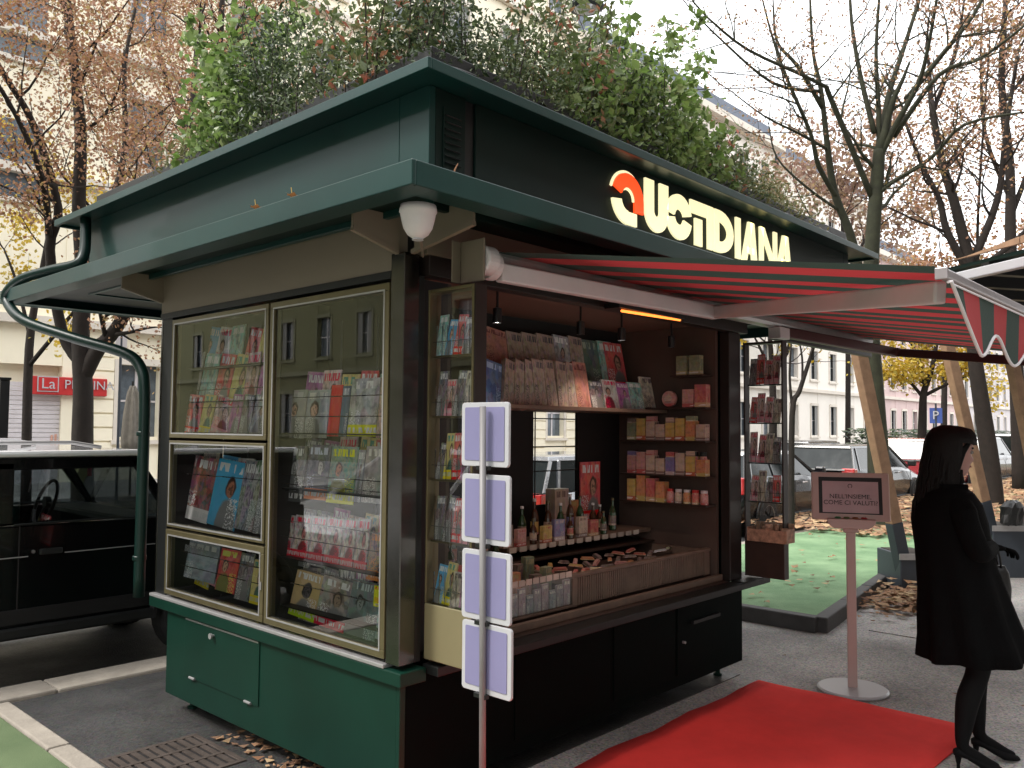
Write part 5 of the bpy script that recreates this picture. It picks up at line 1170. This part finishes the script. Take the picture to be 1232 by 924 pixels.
# ================================================================== VEGETATION
def leafquads(k,p,s,q,up=.3,narrow=.5):
    d=Vector((q.gauss(0,1),q.gauss(0,1),q.gauss(up,1))).normalized(); a=d.orthogonal().normalized(); a.rotate(Matrix.Rotation(q.uniform(0,6.28),3,d)); b=d.cross(a)
    L=s*q.uniform(.7,1.3); w=L*narrow; k0=len(k.v)
    k.v+=[tuple(p-a*L*.5),tuple(p+b*w*.5+d*L*.08),tuple(p+a*L*.5),tuple(p-b*w*.5+d*L*.08)]; k.f.append((k0,k0+1,k0+2,k0+3))
def tree(label,limbs,leaf,nleaf,lsize,seed,bark='bark',density=1.0,levels=3,twl=1.0,group='autumn trees beyond the kiosk',droop=0,clump=.16,lfrac=1.0):
    """limbs: list of (points, r0, r1); twigs branch off the limbs"""
    q=random.Random(seed); base=Vector(limbs[0][0][0]); t=thing('tree',label,'tree',tuple(base),group=group)
    k=MB(); tips=[]
    def smooth(pts):
        pts=[Vector(p) for p in pts]; out=[]
        for i in range(len(pts)-1):
            a,b,c,d=pts[max(i-1,0)],pts[i],pts[i+1],pts[min(i+2,len(pts)-1)]
            for s in range(4):
                u=s/4; out.append(.5*((2*b)+(c-a)*u+(2*a-5*b+4*c-d)*u*u+(3*b-a-3*c+d)*u**3))
        out.append(pts[-1]); return out
    def grow(p,d,L,r,lev):
        n=5; pts=[p]; cur=p.copy(); dd=d.copy()
        for i in range(n):
            dd=(dd+Vector((q.gauss(0,.16),q.gauss(0,.16),q.gauss(.05-droop,.12)))).normalized(); cur=cur+dd*(L/n); pts.append(cur.copy())
        k.tube(pts,[r*(1-.8*i/n) for i in range(n+1)],4 if lev>1 else 3,caps=False)
        if lev<=1: tips.extend(pts[1:])
        if lev>0:
            for j in range(int(3*density+q.random())):
                i=q.randint(1,n); a=dd.orthogonal().normalized(); a.rotate(Matrix.Rotation(q.uniform(0,6.28),3,dd))
                nd=(dd*.75+a*q.uniform(.5,1.0)+Vector((0,0,.15-droop))).normalized(); grow(pts[i],nd,L*q.uniform(.45,.75),r*(1-.8*i/n)*.6+.001,lev-1)
    for li,(pts,r0,r1) in enumerate(limbs):
        sp=smooth(pts); n=len(sp); k.tube(sp,[r0+(r1-r0)*i/(n-1) for i in range(n)],10 if r0>.06 else 6)
        if li==0 and len(limbs)>1: rng=(int(n*.75),n) 
        else: rng=(int(n*.2),n)
        Lt=sum((sp[i+1]-sp[i]).length for i in range(n-1))
        cnt=int(Lt*2.1*density*(rng[1]-rng[0])/n)+2
        for j in range(cnt):
            i=q.randint(rng[0],rng[1]-1); dd=(sp[min(i+1,n-1)]-sp[max(i-1,0)]).normalized(); a=dd.orthogonal().normalized(); a.rotate(Matrix.Rotation(q.uniform(0,6.28),3,dd))
            u=i/(n-1); grow(sp[i],(dd*.6+a+Vector((0,0,.2-droop))).normalized(),twl*q.uniform(.9,1.9)*(1-.3*u),(r0+(r1-r0)*u)*.38+.003,levels-1)
        dd=(sp[-1]-sp[-2]).normalized(); grow(sp[-1],dd,twl*1.4,r1,levels-1)
    k.build('trunk',bark,t,smooth=True)
    if nleaf:
        k=MB(); q.shuffle(tips); use=tips[:max(1,int(len(tips)*lfrac))]
        for i in range(nleaf):
            p=use[q.randrange(len(use))]+Vector((q.gauss(0,clump),q.gauss(0,clump),q.gauss(-.03,clump))); leafquads(k,p,lsize,q,narrow=.75)
        stuff(k.build('crown',leaf,t))
    return t
BR=leafmat('leaf_brown_pink',[(.28,.13,.07),(.44,.24,.12),(.46,.26,.18),(.18,.09,.05),(.52,.38,.15)],.4)
YL=leafmat('leaf_yellow',[(.62,.42,.04),(.50,.33,.03),(.70,.55,.10),(.35,.28,.06)],.45)
MIXL=leafmat('leaf_mixed',[(.30,.19,.14),(.44,.33,.20),(.26,.15,.12),(.42,.28,.22)],.4)
T=lambda pts,D: [at(x,y,D) if not isinstance(D,(list,tuple)) else at(x,y,D[i]) for i,(x,y) in enumerate(pts)]
def gr(pt,D): p=at(*pt,D); p.z=-.05; return p
# left tree beyond the black car
D=11.3; g=gr((100,640),D)
tree('dark trunked tree with pink brown leaves beyond the boxy black car',[([g]+T([(99,540),(100,470),(97,410),(100,330),(95,250),(97,160),(88,70),(78,-20)],D),.15,.05),
  (T([(99,455),(118,420),(140,395),(175,330),(205,240),(228,150),(236,60)],[D,D,D,D,D+.6,D+1,D+1.4]),.11,.03),
  (T([(100,440),(75,400),(60,300),(70,250),(40,150),(5,90),(-30,30)],[D,D,D-.2,D-.4,D-.6,D-.9,D-1]),.08,.025),
  (T([(95,300),(130,250),(150,180),(150,80),(165,0)],[D,D+.4,D+.8,D+1,D+1.3]),.06,.02),
  (T([(60,300),(52,220),(20,140),(-30,60)],[D,D-1,D-1.6,D-2.2]),.05,.02)],BR,26000,.048,5,density=1.0,twl=1.1)
tree('slender tree with rusty leaves standing left of the roof plants',[([gr((250,640),17.5)]+T([(250,300),(252,180),(262,90),(268,-10)],17.5),.15,.05),
  (T([(252,200),(215,140),(190,60),(180,-10)],[17.5,17,16.6,16]),.06,.02),(T([(252,180),(290,110),(300,40),(330,-30)],[17.5,17.8,18,18.2]),.06,.02)],BR,10000,.07,8,density=1.0,twl=1.5)
tree('yellow leaved low tree by the red shop sign',[([gr((30,640),16)]+T([(35,420),(48,340),(60,270)],16),.10,.03),(T([(35,440),(85,380),(130,330),(185,300)],[16,15.5,15,15]),.05,.015),(T([(35,400),(20,340),(5,300)],16),.04,.015)],YL,2600,.085,9,density=.55,twl=.9,lfrac=.5)
# right foreground forked trees
D=13.6
tree('tall forked tree with mossy green trunk right of the kiosk roof',[([gr((1064,640),D)]+T([(1062,600),(1053,480),(1047,380),(1049,300),(1055,220),(1058,180)],D),.17,.09),
  (T([(1058,190),(1057,130),(1054,60),(1060,-30)],D),.05,.018),
  (T([(1058,190),(1078,150),(1105,100),(1118,50),(1130,-20)],[D,D-.2,D-.5,D-.8,D-1]),.055,.018),
  (T([(1057,200),(1068,120),(1090,50),(1112,-20)],[D,D+.3,D+.6,D+1]),.06,.025),
  (T([(1050,240),(1000,120),(985,100),(900,60),(850,20)],[D,D-.3,D-.5,D-.9,D-1.2]) ,.05,.015),
  (T([(1064,225),(1120,190),(1160,150),(1232,135)],[D,D-.3,D-.7,D-1]),.04,.015),
  (T([(1075,165),(1130,90),(1180,70),(1240,25)],[D,D-.5,D-.9,D-1.4]),.045,.015),
  (T([(1090,120),(1130,70),(1170,20),(1190,-20)],[D,D-.2,D-.3,D-.3]),.05,.02),
  (T([(1052,160),(1035,90),(1025,30),(1022,-20)],[D,D+.2,D+.3,D+.5]),.045,.02)],BR,2600,.05,12,'mossbark',density=1.0,twl=1.0,lfrac=.35,clump=.05)
tree('smaller bare tree with a leaning fork just right of the roof corner',[([gr((1052,640),14.6)]+T([(1046,420),(1028,300),(1005,235),(996,180),(988,110),(978,60),(974,-20)],14.6),.10,.016),
  (T([(1008,240),(985,200),(975,160),(945,90),(928,40),(915,-10)],[14.6,14.4,14.2,14,14,14]),.05,.012),
  (T([(990,130),(960,80),(935,50),(930,0)],14.6),.045,.012),(T([(985,110),(930,100),(870,50),(830,10)],[14.6,14.2,14,13.6]),.035,.01),
  (T([(996,180),(960,160),(920,140),(880,110)],[14.6,14.3,14,13.8]),.03,.01),(T([(1012,255),(970,225),(935,190),(925,150)],[14.6,14.4,14.4,14.4]),.03,.01)],BR,1700,.05,15,'mossbark',density=.9,twl=.9,lfrac=.3,clump=.05)
D=17.5
tree('grey trunked tree with reddish leaves between the timber posts',[([gr((1197,612),D)]+T([(1192,560),(1180,480),(1172,420),(1168,330),(1150,250),(1132,190),(1120,120)],D),.20,.06),
  (T([(1168,330),(1140,280),(1130,240),(1110,200),(1090,150)],D),.09,.03),(T([(1168,320),(1200,240),(1210,160),(1225,60)],D),.09,.03),(T([(1168,330),(1232,280),(1260,220)],D),.07,.03),(T([(1120,140),(1150,60),(1160,0)],D),.05,.02),(T([(1172,330),(1182,420),(1176,300),(1180,200),(1190,60)],[D,D,D+1,D+1,D+1]),.05,.02)],BR,6000,.07,19,density=.95,twl=1.3,lfrac=.6,clump=.10)
D=22
tree('slim tree with dense pink brown leaves at the right edge',[([gr((1228,600),D)]+T([(1222,420),(1216,300),(1215,200),(1205,100),(1210,0)],D),.2,.06),(T([(1216,260),(1245,180),(1260,90)],D),.08,.03),(T([(1216,240),(1185,160),(1180,60)],D),.07,.03)],BR,8000,.085,23,density=1.1,twl=1.9,clump=.15)
D=30
tree('tree with bright yellow leaves beyond the parked cars',[([gr((1108,575),D)]+T([(1110,500),(1112,470),(1122,440),(1128,405)],D),.17,.06),(T([(1112,480),(1095,460),(1078,448)],D),.07,.03),(T([(1114,475),(1140,462),(1165,452)],D),.07,.03),(T([(1113,470),(1105,430),(1090,405)],D),.06,.03)],YL,4600,.14,27,density=.9,twl=.75,clump=.2)
D=26
tree('thin yellow leaved tree seen past the right display door',[([gr((930,600),D)]+T([(930,480),(928,430),(924,380)],D),.14,.05),(T([(929,450),(915,420),(905,400)],D),.06,.02),(T([(929,450),(945,430),(950,400)],D),.06,.02)],YL,1300,.12,29,density=.5,twl=1.3,clump=.15)
D=12.5
tree('bare forked sapling seen past the right display door',[([gr((952,640),D)]+T([(953,500),(962,470),(975,430),(985,395)],D),.05,.02),(T([(953,490),(950,450),(953,400)],D),.025,.01),(T([(965,465),(965,430),(958,395)],D),.02,.01)],None,0,.1,31,density=.25,twl=.6,levels=2)
D=48
tree('distant leafy tree behind the roof edge at right',[([gr((1020,560),D)]+T([(1020,400),(1015,300),(1012,240)],D),.16,.08),(T([(1018,330),(1040,290),(1060,270)],D),.1,.05),(T([(1018,330),(990,290),(975,260)],D),.1,.05)],MIXL,7000,.26,33,density=.6,twl=3.4,clump=.5)
D=36
tree('distant pink brown tree between the timber posts',[([gr((1135,560),D)]+T([(1136,480),(1138,420),(1140,360)],D),.15,.07),(T([(1137,430),(1165,390),(1190,360)],D),.14,.05)],BR,6000,.17,35,density=.8,twl=2.4,clump=.35)
# closed grey parasol, thin lamp post, dark post on the left
p=at(157,560,19); PR=thing('closed_parasol','closed grey parasol standing by the far pavement at left','parasol',(p.x,p.y,-.01))
GC=mat('grey_canvas',(.20,.18,.15),.9,0,.2,6,.3,80)
k=MB(); rings=[]
for z,r in ((1.0,.16),(1.3,.21),(1.9,.17),(2.4,.10),(2.55,.04)): rings.append([(p.x+(r+.03*math.sin(6*a))*math.cos(a),p.y+(r+.03*math.sin(6*a))*math.sin(a),z) for a in [2*PI*i/36 for i in range(36)]])
k.loft(rings).build('folded_canvas',GC,PR,smooth=True); MB().tube([(p.x,p.y,0),(p.x,p.y,2.65)],.025,8).build('pole','dkmetal',PR); MB().lathe([(.3,0),(.3,.08)],(p.x,p.y,0),20).build('foot','stone',PR)
p=at(141,560,18); t=thing('lamp_post','thin grey post standing left of the closed parasol','post',(p.x,p.y,0)); MB().tube([(p.x,p.y,0),(p.x,p.y,3.6)],.03,8).build('pole','anthracite',t); MB().box(p.x-.12,p.x+.12,p.y-.02,p.y+.02,3.3,3.6).build('plate','whitem',t)
p=at(1,560,10); t=thing('bollard_post','dark square post cut by the left edge of view','post',(p.x,p.y,RZ)); MB().box(p.x-.05,p.x+.05,p.y-.05,p.y+.05,RZ,2.18).build('post','dkmetal',t,bev=.005); MB().box(p.x-.06,p.x+.06,p.y-.06,p.y+.06,2.181,2.21).build('cap','dkmetal',t)
# shrubs on the roof
def shrub(label,x,y,w,h,kind,seed,along=False):
    q=random.Random(seed); t=thing('roof_shrub',label,'shrub',(x,y,3.12),group='shrubs planted on the kiosk roof'); k=MB(); st=MB()
    lm,ls,n,nr=dict(dark=('lv_dark',.032,2300,.45),light=('lv_light',.055,1300,.7),small=('lv_small',.028,2600,.5),red=('lv_red',.045,1200,.5),olive=('lv_olive',.04,1800,.35))[kind]
    ns=max(6,int(16*w/.6)); per=int(n*w/.6*h/.6/ns)*3//2+24
    for i in range(ns):
        bx=x+q.uniform(-w,w)*.5; by=y+q.uniform(-.18,.18); hh=h*q.uniform(.45,1.0)*(1.25 if q.random()<.15 else 1); lean=Vector((q.gauss(0,.22),q.gauss(0,.2),1))
        pts=[Vector((bx,by,3.12))+Vector((lean.x*s*s*hh,lean.y*s*s*hh,hh*s)) for s in (0,.25,.5,.75,1)]; st.tube(pts,[.0045,.004,.003,.002,.0015],4,caps=False)
        for j in range(per):
            u=q.uniform(.0,1)**1.15; z=hh*u; dv=.10*max(0,1-u*3)*q.random(); c=Vector((bx+lean.x*u*u*hh-(dv if along else 0),by+lean.y*u*u*hh-(0 if along else dv),3.12+z)); sp=.10*(1.15-u)*(1.3 if kind in('dark','small') else 1)+.02
            c=c+Vector((q.gauss(0,sp),q.gauss(0,sp),q.gauss(0,sp*.7)))
            if c.z<3.10: c.z=3.10+abs(3.10-c.z)*.5
            c.x=max(c.x,CX0+.04); c.y=max(c.y,CY0+.04)
            leafquads(k,c,ls*q.uniform(.6,1.2),q,up=.6,narrow=nr)
    st.build('stems','twig',t); stuff(k.build('foliage',M_[lm],t)); return t
M_=dict(lv_dark=leafmat('lv_dark',[(.018,.035,.014),(.04,.065,.026),(.06,.09,.035),(.12,.15,.08)],.2,.35),lv_light=leafmat('lv_light',[(.14,.24,.05),(.24,.34,.10),(.08,.14,.035),(.38,.46,.20)],.45,.4),
 lv_small=leafmat('lv_small',[(.05,.08,.03),(.10,.14,.055),(.17,.20,.09),(.03,.05,.02)],.25,.35),lv_red=leafmat('lv_red',[(.09,.13,.04),(.14,.18,.07),(.10,.13,.05),(.16,.20,.09),(.40,.12,.08)],.4,.4),lv_olive=leafmat('lv_olive',[(.14,.15,.06),(.22,.20,.08),(.09,.12,.05),(.27,.22,.10)],.3,.4))
yy=CY0+.33
sh=[(2.45,'dark',.5,.50,'dark dense small leaved shrub at the near roof corner'),(2.85,'small',.5,.55,'bushy small leaved shrub just right of the near roof corner'),(3.2,'red',.5,.85,'shrub with red and orange leaf tips above the front fascia'),(3.48,'light',.4,.6,'light green shrub trailing over the front roof edge'),
 (3.75,'dark',.5,.72,'dark shrub left of the tall light green sprigs'),(4.0,'light',.45,1.0,'tall light green sprigged shrub above the sign letters'),(4.35,'light',.45,.60,'second light green shrub above the middle of the sign'),(4.65,'red',.4,.46,'low shrub with red tips above the sign'),(4.8,'small',.6,.40,'dense low small leaved shrub at the foot of the sprigs'),(5.2,'olive',.55,.36,'olive brown low shrub near the right roof end'),(5.65,'olive',.45,.28,'last small olive shrub at the right roof end')]
for i,(x,kd,w,h,l) in enumerate(sh): shrub(l,x,yy,w,h,kd,40+i)
sv=[(2.9,'red',.72,'pink tipped shrub on the left side of the roof corner'),(3.35,'small',.6,'fine leaved shrub, second along the left roof edge'),(3.8,'dark',.72,'dark shrub, third along the left roof edge'),(4.25,'light',.95,'light green tall shrub along the left roof edge'),(4.68,'olive',.34,'olive low shrub at the far end of the left roof edge')]
for i,(y,kd,h,l) in enumerate(sv): shrub(l,CX0+.33,y,.5,h,kd,60+i,True)
for i,(x,y,kd,h,l) in enumerate(((3.2,3.4,'dark',.85,'tall dark shrub in the inner roof planter, left one'),(3.9,3.45,'small',.7,'fine leaved shrub in the middle of the inner roof planter'),(4.7,3.45,'dark',.5,'dark shrub at the right of the inner roof planter'))): shrub(l,x,y,.8,h,kd,80+i)
# fallen leaves
def litter(name,label,n,fn,seed,size=.05,mt=None):
    q=random.Random(seed); k=MB()
    for i in range(n):
        x,y,z=fn(q); s=size*q.uniform(.5,1.2); a=q.uniform(0,6.3); tl=q.uniform(.05,.6)
        k0=len(k.v); ca,sa=math.cos(a)*s,math.sin(a)*s
        k.v+=[(x-ca,y-sa,z+tl*s),(x-sa*.6,y+ca*.6,z),(x+ca,y+sa,z+tl*s*.8),(x+sa*.6,y-ca*.6,z+.004)]; k.f.append((k0,k0+1,k0+2,k0+3))
    return tag(k.build(name,mt or LF2),label,'leaves',kind='stuff')
LF2=leafmat('leaf_litter',[(.25,.12,.06),(.42,.24,.13),(.16,.08,.05),(.50,.36,.20),(.35,.18,.10)],.15,.8)
litter('leaf_pile','heap of brown leaves against the dark kerb by the planter box',700,lambda q:(lambda p,r:(p.x+q.gauss(0,.38),p.y+q.gauss(0,.17),.02+abs(q.gauss(0,.05))))(onZ(1092,725,0),0),1,.055)
litter('lawn_leaves','brown leaves scattered over the green lawn',170,lambda q:(lambda u:(6.95+u*14,3.3+u*.9+abs(q.gauss(0,.8)),.13))(q.random()),2,.05)
litter('leaf_carpet','thick carpet of brown leaves beyond the lawn at right',14000,lambda q:(q.uniform(12.6,40),q.uniform(2.4,7.0) if q.random()<.8 else q.uniform(1,6),.13+q.uniform(0,.03)),3,.09)
litter('pavement_leaves','few dry leaves scattered on the pavement',45,lambda q:(q.uniform(5.6,12),q.uniform(-.5,3.0),.012),4,.03)
litter('kiosk_leaves','dry leaves gathered under the kiosk side panel',90,lambda q:(X0-.03+q.uniform(-.02,.18),q.uniform(3.1,4.2),.012),6,.028)
struct(MB().prism([(12.5,1.0),(45,1.0),(45,5.2),(40,5.0),(12.5,3.62)],.24,(0,0,-.12),(1,0,0),(0,1,0),(0,0,1)).build('leafy_ground',GRASS))
q=random.Random(9); k=MB()
for i in range(5000):
    x=q.uniform(.2,1.37); y=q.uniform(1.0,5.2); z=.014; a=q.uniform(0,6.3); h=q.uniform(.008,.016); k0=len(k.v)
    k.v+=[(x,y,z),(x+.003*math.cos(a),y+.003*math.sin(a),z),(x+.006*math.sin(a),y+.006*math.cos(a),z+h)]; k.f.append((k0,k0+1,k0+2))
tag(k.build('turf_blades',TURF),'short blades of artificial green turf left of the kerb','turf',kind='stuff')
# hedge / low far greenery behind the cars
litter('far_hedge','green hedge behind the parked cars at right',5000,lambda q:(q.uniform(34,60),q.uniform(12.3,13.2),q.uniform(.1,1.7)),8,.16,M_['lv_dark'])

# ================================================================== BUILDINGS
FC=dict(cream=mat('facade_cream',(.86,.79,.62),.9,0,.10,.25,.2,8),white=mat('facade_white',(.78,.73,.66),.9,0,.08,.3,.2,8),pink=mat('facade_pink',(.58,.44,.42),.9,0,.12,.3,.2,8),grey=mat('facade_grey',(.56,.52,.52),.9,0,.1,.3,.2,8),olive=mat('facade_olive',(.17,.17,.085),.9,0,.08,.3,.2,8),trim=mat('facade_trim',(.66,.60,.52),.85,0,.1,.5),shut=mat('shutter_grey',(.22,.22,.21),.8,0,.1),roof=mat('slate_roof',(.12,.14,.18),.7,0,.15,2))
def facade(name,label,x0,x1,Yf,zt,wallm,bay,st,axis='X',wins=True,ground=4.6,depth=9,shut=True,ww=1.25,wh=2.1,courses=0,tm=None):
    tm=tm or FC['trim']
    """building with a real pierced front; axis X: front plane y=Yf facing -Y; axis Y: front plane x=Yf facing +X"""
    def BX(k,a0,a1,d0,d1,z0,z1):
        if axis=='X': k.box(a0,a1,Yf+d0,Yf+d1,z0,z1)
        elif axis=='N': k.box(a0,a1,Yf-d1,Yf-d0,z0,z1)
        else: k.box(Yf-d1,Yf-d0,a0,a1,z0,z1)
        return k
    t=thing(name,label,'building',((x0+x1)/2,Yf,0) if axis!='Y' else (Yf,(x0+x1)/2,0))
    nb=max(1,int(round((x1-x0)/bay))); bw=(x1-x0)/nb; ns=int((zt-ground)/st); sh_=(zt-ground)/ns
    k=MB(); BX(k,x0,x1,.35,depth,-.2,zt)
    for b in range(nb+1):
        a=x0+b*bw-(bw-ww)/2; c=x0+b*bw+(bw-ww)/2; BX(k,max(a,x0),min(c,x1),0,.349,-.2,zt)
    for b in range(nb):
        a=x0+b*bw+(bw-ww)/2; z=-.2
        for s in range(ns+1):
            wz0=(1.3 if s==0 else ground+(s-1)*sh_+.9); wz1=wz0+(2.2 if s==0 else min(wh,sh_-1.2))
            BX(k,a,a+ww,.02,.348,z,wz0); z=wz1
        BX(k,a,a+ww,.02,.348,z,zt)
    k.build('wall',wallm,t)
    k2=None
    for b in range(nb):
        a=x0+b*bw+(bw-ww)/2
        for s in range(ns+1):
            wz0=(1.3 if s==0 else ground+(s-1)*sh_+.9); wz1=wz0+(2.2 if s==0 else min(wh,sh_-1.2))
            f=BX(BX(BX(BX(MB(),a-.14,a,-.05,.0-.002,wz0-.1,wz1+.15),a+ww,a+ww+.14,-.05,-.002,wz0-.1,wz1+.15),a,a+ww,-.07,-.002,wz1,wz1+.2),a-.2,a+ww+.2,-.12,-.002,wz0-.22,wz0-.1)
            fo=f.build('window',tm,t)
            BX(BX(MB(),a,a+ww,.25,.27,wz0,wz1),a,a,.25,.25,wz0,wz0).build('pane',FARGLASS,fo)
            BX(BX(BX(MB(),a,a+ww,.22,.25,(wz0+wz1)/2-.03,(wz0+wz1)/2+.03),a+ww/2-.04,a+ww/2+.04,.22,.25,wz0,wz1),a,a+.05,.2,.25,wz0,wz1).build('sash','whitem',fo)
            if shut and (b*7+s*3)%3: BX(BX(MB(),a-.0,a+ww*.30,.05,.10,wz0,wz1),a+ww*.70,a+ww,.05,.10,wz0,wz1).build('shutter',FC['shut'],fo)
    for s in range(ns+1):
        z=ground+s*sh_; BX(MB(),x0,x1,-.25,-.003,z-.12,z+.12).build('cornice',tm,t)
    BX(MB(),x0-.3,x1+.3,-.7,-.003,zt-.1,zt+.35).build('eaves',tm,t); BX(MB(),x0,x1,.3,depth,zt+.351,zt+1.8).build('roof',FC['roof'],t)
    for c in range(courses):
        z=.35+c*.42
        for b in range(nb+1):
            a=max(x0,x0+b*bw-(bw-ww)/2+.16); cc=min(x1,x0+b*bw+(bw-ww)/2-.16)
            if cc>a: BX(MB(),a,cc,-.06,-.003,z,z+.37).build('stone_course',wallm,t)
    return t
facade('apartment_building','pale yellow rusticated apartment building across the road at left',-6,5.6,26.0,25,FC['cream'],3.3,3.9,courses=10)
facade('apartment_building','pale yellow apartment building above the red shop sign',9.6,33,26.0,25.5,FC['cream'],3.3,3.9,courses=10)
facade('apartment_building','whitish apartment building with deep eaves behind the roof plants',33.3,56,26.3,21.5,FC['white'],3.2,3.8)
facade('apartment_building','cream apartment building behind the right display door',56.3,74,26.0,20.5,FC['white'],3.4,4.0)
facade('apartment_building','pinkish apartment building between the timber posts',74.3,98,26.0,17,FC['pink'],3.0,3.6)
facade('apartment_building','grey apartment building at the far right end of the street',98.3,150,26.3,16,FC['grey'],3.4,3.8)
facade('apartment_building','olive yellow apartment building mirrored in the large side window',-6,58,-22,15,FC['olive'],3.6,4.2,axis='Y',tm=mat('olive_trim',(.20,.20,.12),.9))
facade('apartment_building','unseen dark building added behind the camera to shade the kiosk front',-18,62,-13,22,mat('shading_facade_brown',(.11,.09,.08),.9,0,.1,.3),4.0,4.0,axis='N',shut=False)  # unseen building added to darken the kiosk faces on this side
# shop bay with the sign and shutter, in its own piece of front
SHX0,SHX1=5.9,9.3
SHB=t=thing('shop_building','narrow building with closed grey roller shutter under the red sign','building',(7.6,26,0))
MB().box(5.6,9.6,26.35,35,-.2,25.2).build('wall',FC['cream'],t); MB().box(5.601,6.35,26.0,26.349,-.2,25.2).build('pier',FC['cream'],t); MB().box(9.05,9.599,26.0,26.349,-.2,25.2).build('pier',FC['cream'],t)
pa=onY(36,471,26); pb=onY(126,471,26); 
MB().box(6.351,9.049,26.02,26.349,3.35,25.2).build('upper_wall',FC['cream'],t)
for i in range(22): MB().box(6.351,9.049,26.10,26.14+.02*(i%2),-.0+i*.13,.118+i*.13).build('shutter_slat','whitem',t)
for z in (8.0,12.0,16.0,20.0): w=MB().box(7.1,8.3,26.0,26.018,z,z+2.2).build('window',FARGLASS,t); MB().box(6.9,8.5,25.9,26.0,z-.15,z-.02).build('sill',FC['trim'],w)
for z in (4.6,8.8,12.7,16.6,20.5): MB().box(5.601,9.599,25.75,25.999,z-1.0 if 0 else z-.12,z+.12).build('cornice',FC['trim'],t)
sx0,sx1=6.42,8.95
t=thing('shop_sign','red shop sign reading La PIADINA above the roller shutter','sign',(7.7,25.9,3.0))
sz=onY(80,463,25.85).z
MB().box(pa.x,pb.x,25.82,25.98,sz-.30,sz+.22).build('sign_board','red',t,bev=.02)
lx=onY(58,463,25.8)
o=MB().box(lx.x-.28,lx.x+.28,25.800,25.819,sz-.22,sz+.22).build('white_border','white',t); MB().box(lx.x-.25,lx.x+.25,25.79,25.799,sz-.19,sz+.19).build('inner_field','red',o)
text_obj('lettering','La',.42,'white',(lx.x,25.785,sz),(1,0,0),(0,0,1),t,1.0,.004); text_obj('lettering','PIADINA',.36,'white',(lx.x+1.12,25.785,sz),(1,0,0),(0,0,1),t,1.0,.004)
gx=onY(80,510,26.05); k=MB(); q=random.Random(3)
for i in range(9): k.box(gx.x-.4+i*.1,gx.x-.34+i*.1,26.085,26.09,.6+q.uniform(0,.3),1.2+q.uniform(0,.3))
k.build('painted_marks',mat('faded_paint',(.6,.33,.25),.9),SHB)
# street lamp over the road, wires, parking sign
p=at(705,8,15); t=thing('street_lamp','dark round street lamp hanging above the roof plants','street lamp',tuple(p))
MB().lathe([(.02,.14),(.12,.12),(.30,.03),(.33,0),(.30,-.03),(.001,-.05)],tuple(p),24).build('lamp_shade','anthracite',t,smooth=True); MB().lathe([(.22,-.05),(.15,-.09),(.001,-.10)],tuple(p),20).build('lamp_glass','lens',t); MB().tube([p+Vector((0,0,.12)),p+Vector((.1,.0,.5)),p+Vector((.3,-.2,2.2))],.03,8).build('bracket','anthracite',t)
def wirecable(a,b,label,sag=.4):
    pts=[a+(b-a)*(i/16)-Vector((0,0,sag*math.sin(PI*i/16))) for i in range(17)]; return tag(MB().tube(pts,.014,4).build('overhead_wire','black'),label,'wire')
wirecable(at(620,60,20),at(1300,95,26),'upper overhead wire crossing the sky behind the trees'); wirecable(at(700,110,18),at(1300,60,30),'lower overhead wire crossing the sky behind the trees'); wirecable(at(700,150,20),at(1240,130,22),'third overhead wire crossing just above the roof plants')
p=at(1126,500,34); t=thing('parking_sign','blue square parking sign on a grey pole beyond the cars','sign',(p.x,p.y,0)); MB().tube([(p.x,p.y,-.1),(p.x,p.y,p.z+.5)],.04,8).build('pole','anthracite',t)
MB().obox(p,(.03,.46,.62),Matrix.Rotation(R(15),3,'Z')).build('sign_plate',mat('sign_blue',(.05,.09,.30),.4),t); text_obj('lettering','P',.48,'white',p+Vector((-.03,.0,.0))-Vector((.01,0,0)),(-math.sin(R(15)),-math.cos(R(15)),0) if 0 else (.2588,-.9659,0),(0,0,1),t)
